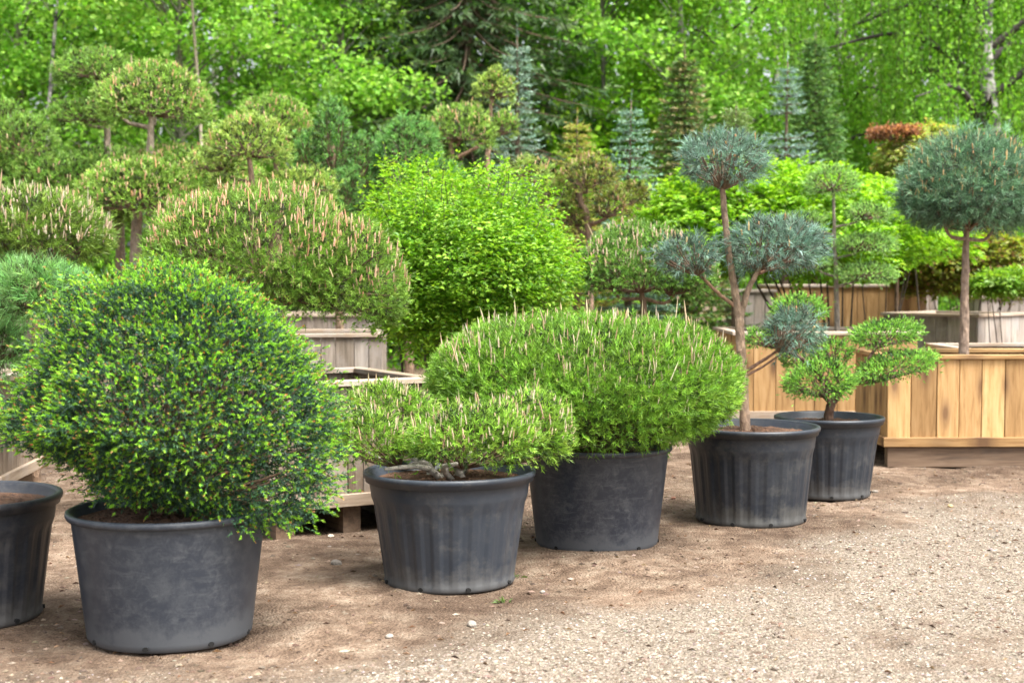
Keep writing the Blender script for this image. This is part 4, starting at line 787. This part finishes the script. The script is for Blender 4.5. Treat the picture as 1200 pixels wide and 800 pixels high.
niwaki('tiered_pine', 'flat topped pine pads with orange brown tips in front of the dark spruce', 'tree', 15.4, [(535, 325), (532, 250), (530, 195), (528, 160)], .06, [(541, 150, 44, 26, 530, 170, 0.), (590, 145, 18, 14, 535, 185, .1), (510, 188, 26, 13, 531, 205, -.1)], FAR, 620, (.28, .17, .11))
niwaki('tiered_pine', 'small tufted pine pad on a bare stem before the narrow blue spruce', 'tree', 16.2, [(570, 325), (570, 230), (573, 165), (576, 110)], .045, [(579, 102, 27, 20, 575, 125, 0.), (581, 92, 9, 14, 577, 110, 0.)], FARL, 640, (.3, .2, .13))
niwaki('tiered_pine', 'flat candled pine pads above the right shoulder of the lime shrub ball', 'tree', 13.8, [(640, 325), (636, 260), (626, 210)], .045, [(618, 197, 30, 15, 624, 212, 0.), (648, 220, 22, 14, 634, 240, -.1)], style(**{**FARL.__dict__, 'cand': 110}), 660)
niwaki('tiered_pine', 'reddish green pine pads with brown candles right of the lime shrub ball', 'tree', 13.6, [(690, 325), (690, 280), (680, 235), (684, 212)], .045, [(690, 206, 37, 24, 684, 225, 0.), (716, 240, 24, 22, 688, 262, -.15), (744, 226, 20, 15, 690, 265, .1), (672, 252, 22, 18, 688, 275, .1)], style(**{**FAR.__dict__, 'cols': [(.17, .23, .04), (.22, .28, .05), (.15, .13, .045)], 'cand': 100, 'candcols': [(.42, .25, .14), (.46, .33, .2)]}), 680)
niwaki('mountain_pine', 'mountain pine with pinkish candles behind the wide bushy pine', 'shrub', 11.4, [(755, 430), (755, 380), (752, 340)], .04, [(750, 318, 74, 52, 753, 345, 0.), (708, 318, 40, 38, 750, 350, .1), (800, 325, 40, 42, 755, 350, 0.)], style(**{**MUGO.__dict__, 'cols': [(.14, .28, .05), (.19, .35, .065), (.10, .2, .04)], 'dens': 1100, 'nw': .0045, 'cand': 130, 'candcols': [(.5, .36, .24), (.52, .43, .3)], 'candL': .045, 'candr': .0055}), 700)
# right: big blue pine ball on a stem in the fresh box
niwaki('blue_pine', 'large blue pine ball on a straight bare trunk at the right edge', 'tree', 11.7, [(1130, 470), (1130, 410), (1131, 340), (1132, 285), (1133, 240)], .048, [(1136, 228, 84, 78, 1132, 285, 0.), (1100, 240, 48, 42, 1132, 280, -.1), (1175, 235, 52, 56, 1132, 280, .05)], style(**{**BLUE.__dict__, 'dens': 820, 'nw': .003, 'nl': .06, 'cand': 75, 'candL': .042, 'cols': [(.12, .225, .125), (.165, .285, .17), (.085, .16, .09)], 'candcols': [(.44, .34, .16), (.4, .28, .14)], 'flat': .62}), 720, (.33, .24, .18))
# tall juniper in the long box
niwaki('juniper', 'tall cloud pruned juniper with thin grey stem standing in the long pine box', 'tree', 14., [(985, 420), (981, 370), (979, 310), (977, 250), (976, 215)], .03, [(975, 211, 32, 19, 977, 228, 0.), (1019, 248, 27, 11, 979, 266, -.15), (1016, 284, 35, 11, 980, 303, -.15), (1015, 318, 34, 11, 980, 335, -.2), (941, 257, 27, 10, 978, 276, -.15), (950, 306, 24, 10, 980, 325, -.1)], style(**{**JUN.__dict__, 'dens': 1500, 'nw': .0042, 'nl': .020, 'L': .035, 'dome': True, 'jit': .02, 'lump': .06, 'cols': [(.26, .44, .13), (.32, .50, .17), (.18, .34, .09)]}), 740, (.28, .24, .19))
# red brown pad
niwaki('red_pad_tree', 'flat russet brown pad on a thin stem before the weeping birch', 'tree', 17.5, [(1052, 325), (1051, 240), (1050, 165)], .03, [(1051, 157, 32, 10, 1050, 168, 0.)], style(**{**FAR.__dict__, 'dome': False, 'cols': [(.32, .155, .105), (.38, .2, .14), (.23, .105, .07)], 'cand': 0, 'innercol': (.15, .06, .04), 'nl': .03, 'nw': .012, 'L': .03, 'dens': 1400, 'jit': .02, 'lump': .05, 'flat': .8, 'mat': M_LEAF}), 760)

# ------------------------------------------------------------------ leafy shrubs
def shrub(name, label, d, px, py, rx, ry, rz, cols, seed, foot=None, nsp=900, per=22, leaf=.05, flat=.7, layered=.0, stems=6, lump=.17, zmin=-.85, stemcol=(.09, .07, .055), group=None, taper=0., wts=None, spray=.14, extra=0, stemr=.018, ragged=.06):
    rng = np.random.default_rng(seed); c = at(px, py, d); b = c.copy(); b[2] = 0
    if foot: b = at(foot, 325, d); b[2] = 0
    e = empty(name, b, label, 'shrub', group); r = np.array([m(rx, d), m(ry, d), m(rz, d)]); lf = lumps(rng, 26, lump, .4); mb = MB(); st = MB()
    dd = spheredirs(nsp, rng, zmin, 1); q = dd * (lf(dd) * (1 + ragged * rng.normal(size=nsp) - ragged * .6))[:, None] * r; q[:, 2] = np.where(dd[:, 2] < 0, q[:, 2] * flat, q[:, 2])
    if taper: q[:, :2] *= (1 - taper * np.clip(-dd[:, 2], 0, 1))[:, None]
    ins = unit(rng.normal(size=(nsp // 2, 3))) * r * (.45 + .4 * rng.random((nsp // 2, 1))); ins[:, 2] = np.where(ins[:, 2] < 0, ins[:, 2] * flat, ins[:, 2]); q = np.concatenate([q, ins]); ns = len(q); dn = unit(q / r)
    # each spray: a flat twig with leaves in two rows, reaching outward and arching over
    ax = unit(dn * [1, 1, .35] + rng.normal(size=(ns, 3)) * .35 + [0, 0, .12]); Nn = unit(np.array([0, 0, 1.]) + dn * .25 + rng.normal(size=(ns, 3)) * .16); sd = unit(np.cross(ax, Nn))
    si = np.repeat(np.arange(ns), per); n = len(si); t = rng.random(n); sg = np.where(rng.random(n) < .5, -1, 1)
    P = c + q[si] + ax[si] * ((t - .6) * spray * 1.5)[:, None] + sd[si] * (sg * rng.random(n) * spray * .55 * (1.1 - t))[:, None] + np.array([0, 0, -1.]) * (t ** 2 * spray * .25)[:, None] + rng.normal(size=(n, 3)) * .012
    A = unit(ax[si] * .7 + sd[si] * sg[:, None] * .8 + rng.normal(size=(n, 3)) * .25 + [0, 0, -.1]); LN = unit(Nn[si] + rng.normal(size=(n, 3)) * .28)
    tint = np.clip(1 + rng.normal(size=ns) * .13, .6, 1.5); leaves(mb, P, A, LN, leaf * (.6 + .7 * rng.random(n)), .62, rng, np.clip(varcol(rng, n, cols, wts, .12) * tint[si][:, None], .004, .9))
    if extra:   # long new twigs standing out of the top
        for i in range(extra):
            k = rng.integers(nsp); 
            if dd[k, 2] < .35: continue
            a = c + q[k]; u = unit(np.array([dn[k, 0] * .5, dn[k, 1] * .5, 1.]) + rng.normal(size=3) * .2); L = .1 + .16 * rng.random(); tt = np.linspace(0, 1, 9); Q = a + u * (tt * L)[:, None]
            tube(st, [a, a + u * L], .003, 3, stemcol, None, 0, False); leaves(mb, Q, unit(rng.normal(size=(9, 3)) + u * .6), unit(rng.normal(size=(9, 3)) * .5 + [0, 0, 1]), leaf * .8, .6, rng, varcol(rng, 9, cols[:2]))
    for i in range(stems):
        th = i / stems * 6.28 + rng.random(); a = b + np.array([math.cos(th), math.sin(th), 0]) * .08; k = rng.integers(nsp); g = c + q[k] * .75; tube(st, curve([a, a * .5 + g * .5 + [0, 0, -.1], g], 9), np.linspace(stemr, stemr * .35, 10), 6, stemcol, rng, .06)
    for i in range(60):
        k = rng.integers(ns); g = c + q[k]; a = c + np.array([0, 0, -r[2] * .5]) + q[k] * .2; tube(st, curve([a, (a + g) / 2 + [0, 0, -.06], g], 6), np.linspace(.009, .003, 7), 4, stemcol, rng, .05, False)
    st.build('stems', M_TWIG, e, True)['kind'] = 'stuff'; mb.build('crown', M_LEAF, e)
    return e
LIMEL = [(.22, .42, .03), (.30, .50, .055), (.155, .33, .022), (.10, .24, .018)]
shrub('lime_shrub', 'big rounded lime green leafy shrub in the centre', 11, 535, 318, 128, 122, 100, LIMEL, 800, 500, 2300, 20, .038, 1.0, extra=200, taper=.14, stems=7, lump=.2, spray=.2, ragged=.08)
shrub('lime_shrub', 'wide lime green shrub behind the tiered blue pine', 15.5, 905, 268, 172, 130, 74, [(.24, .45, .03), (.31, .53, .045), (.17, .34, .025)], 801, 985, 1500, 22, .065, .75, extra=40, stems=14)
shrub('lime_shrub', 'lime foliage of a low shrub under the russet pad', 17.2, 1030, 262, 75, 60, 52, [(.26, .46, .03), (.31, .52, .04)], 802, None, 520, 20, .065, .8, stems=4, stemr=.012)
shrub('golden_shrub', 'yellow and pink leaved dome behind the large blue pine ball', 17.7, 1083, 186, 52, 52, 38, [(.34, .40, .09), (.42, .46, .14), (.32, .24, .12), (.24, .36, .07)], 803, 1084, 620, 20, .055, 1.0, stems=1, stemr=.014)
shrub('bronze_hedge', 'bronze and yellow green leaved bush behind the right boxes', 18.3, 1135, 312, 92, 60, 40, [(.22, .27, .035), (.28, .34, .05), (.2, .11, .05), (.14, .2, .03)], 804, None, 900, 22, .06, .9, stems=8, stemr=.012)
shrub('low_shrub', 'small fresh green bush right of the bare blue pine trunk', 15.4, 1178, 332, 36, 36, 15, [(.17, .32, .04), (.22, .38, .05)], 805, None, 260, 20, .055, .9, stems=3, stemr=.01)

# ------------------------------------------------------------------ single stones lying on the yard
def stone(px, py, w, label, col, seed):
    rng = np.random.default_rng(seed); d = EYE * FPX / (py - 325); x = gx(px, d); s = m(w, d) / 2
    import bmesh
    bm = bmesh.new(); bmesh.ops.create_icosphere(bm, subdivisions=2, radius=1.); lf = lumps(rng, 12, .22, .6); z0 = float(relief(np.array([x]), np.array([d]))[0])
    me = bpy.data.meshes.new('stone'); bm.to_mesh(me); bm.free(); V = np.empty(len(me.vertices) * 3); me.vertices.foreach_get('co', V); V = V.reshape(-1, 3); V = V * lf(V)[:, None] * [s * 1.0, s * .8, s * .55]; me.vertices.foreach_set('co', V.ravel()); me.materials.append(M_STONE)
    a = me.color_attributes.new('Col', 'FLOAT_COLOR', 'POINT'); a.data.foreach_set('color', np.tile(np.array([*col, 1.]), len(V)))
    o = bpy.data.objects.new('stone', me); COL.objects.link(o); o.location = (x, d, z0 + s * .28); o.rotation_euler = (0, 0, rng.random() * 6); tag(o, label, 'stone', 'loose stones on the yard')
PALES = (.27, .24, .205); GREYS = (.17, .15, .13)
stone(553, 733, 14, 'largest pale stone on the brown earth in front of the ribbed grey pot', PALES, 901); stone(455, 745, 12, 'whitish stone midway between the spruce pot and the ribbed grey pot, nearer the camera', PALES, 902)
stone(491, 697, 9, 'small white stone at the foot of the ribbed grey pot', (.32, .3, .27), 903); stone(636, 697, 8, 'small pale stone right of the ribbed grey pot', PALES, 904)
stone(392, 664, 13, 'grey stone on the earth in front of the brown plank box', GREYS, 905); stone(1117, 593, 9, 'yellowish round stone before the fresh pine box', (.5, .36, .18), 906); stone(1083, 595, 6, 'dark round stone before the fresh pine box', (.14, .11, .09), 907)
stone(1028, 577, 8, 'pale stone at the foot of the smallest ribbed pot', PALES, 908); stone(790, 590, 6, 'reddish crumb of stone between the two smooth and ribbed rear pots', (.3, .14, .09), 909); stone(386, 632, 9, 'pale stone beside the skid of the brown plank box', (.5, .42, .34), 910)
stone(944, 612, 6, 'small grey stone right of the foot of the blue pine pot', GREYS, 911); stone(203, 764, 9, 'pale stone against the foot of the spruce pot', PALES, 912)

def weed(px, py, label, seed):
    rng = np.random.default_rng(seed); d = EYE * FPX / (py - 325); b = np.array([gx(px, d), d, float(relief(np.array([gx(px, d)]), np.array([d]))[0])]); e = empty('weed', b, label, 'weed', 'weeds on the yard'); mb = MB(); n = 10
    P = b + rng.normal(size=(n, 3)) * [.02, .015, 0]; A = unit(rng.normal(size=(n, 3)) * [1, 1, .3] + [0, 0, .6]); leaves(mb, P, A, unit(rng.normal(size=(n, 3)) * .4 + [0, 0, 1]), .02 + .025 * rng.random(n), .35, rng, varcol(rng, n, [(.09, .15, .04), (.12, .19, .05)])); mb.build('leaf_tuft', M_LEAF, e)
weed(609, 676, 'small green weed at the right foot of the ribbed grey pot', 950); weed(588, 707, 'tiny green sprout on the earth in front of the ribbed grey pot', 951)
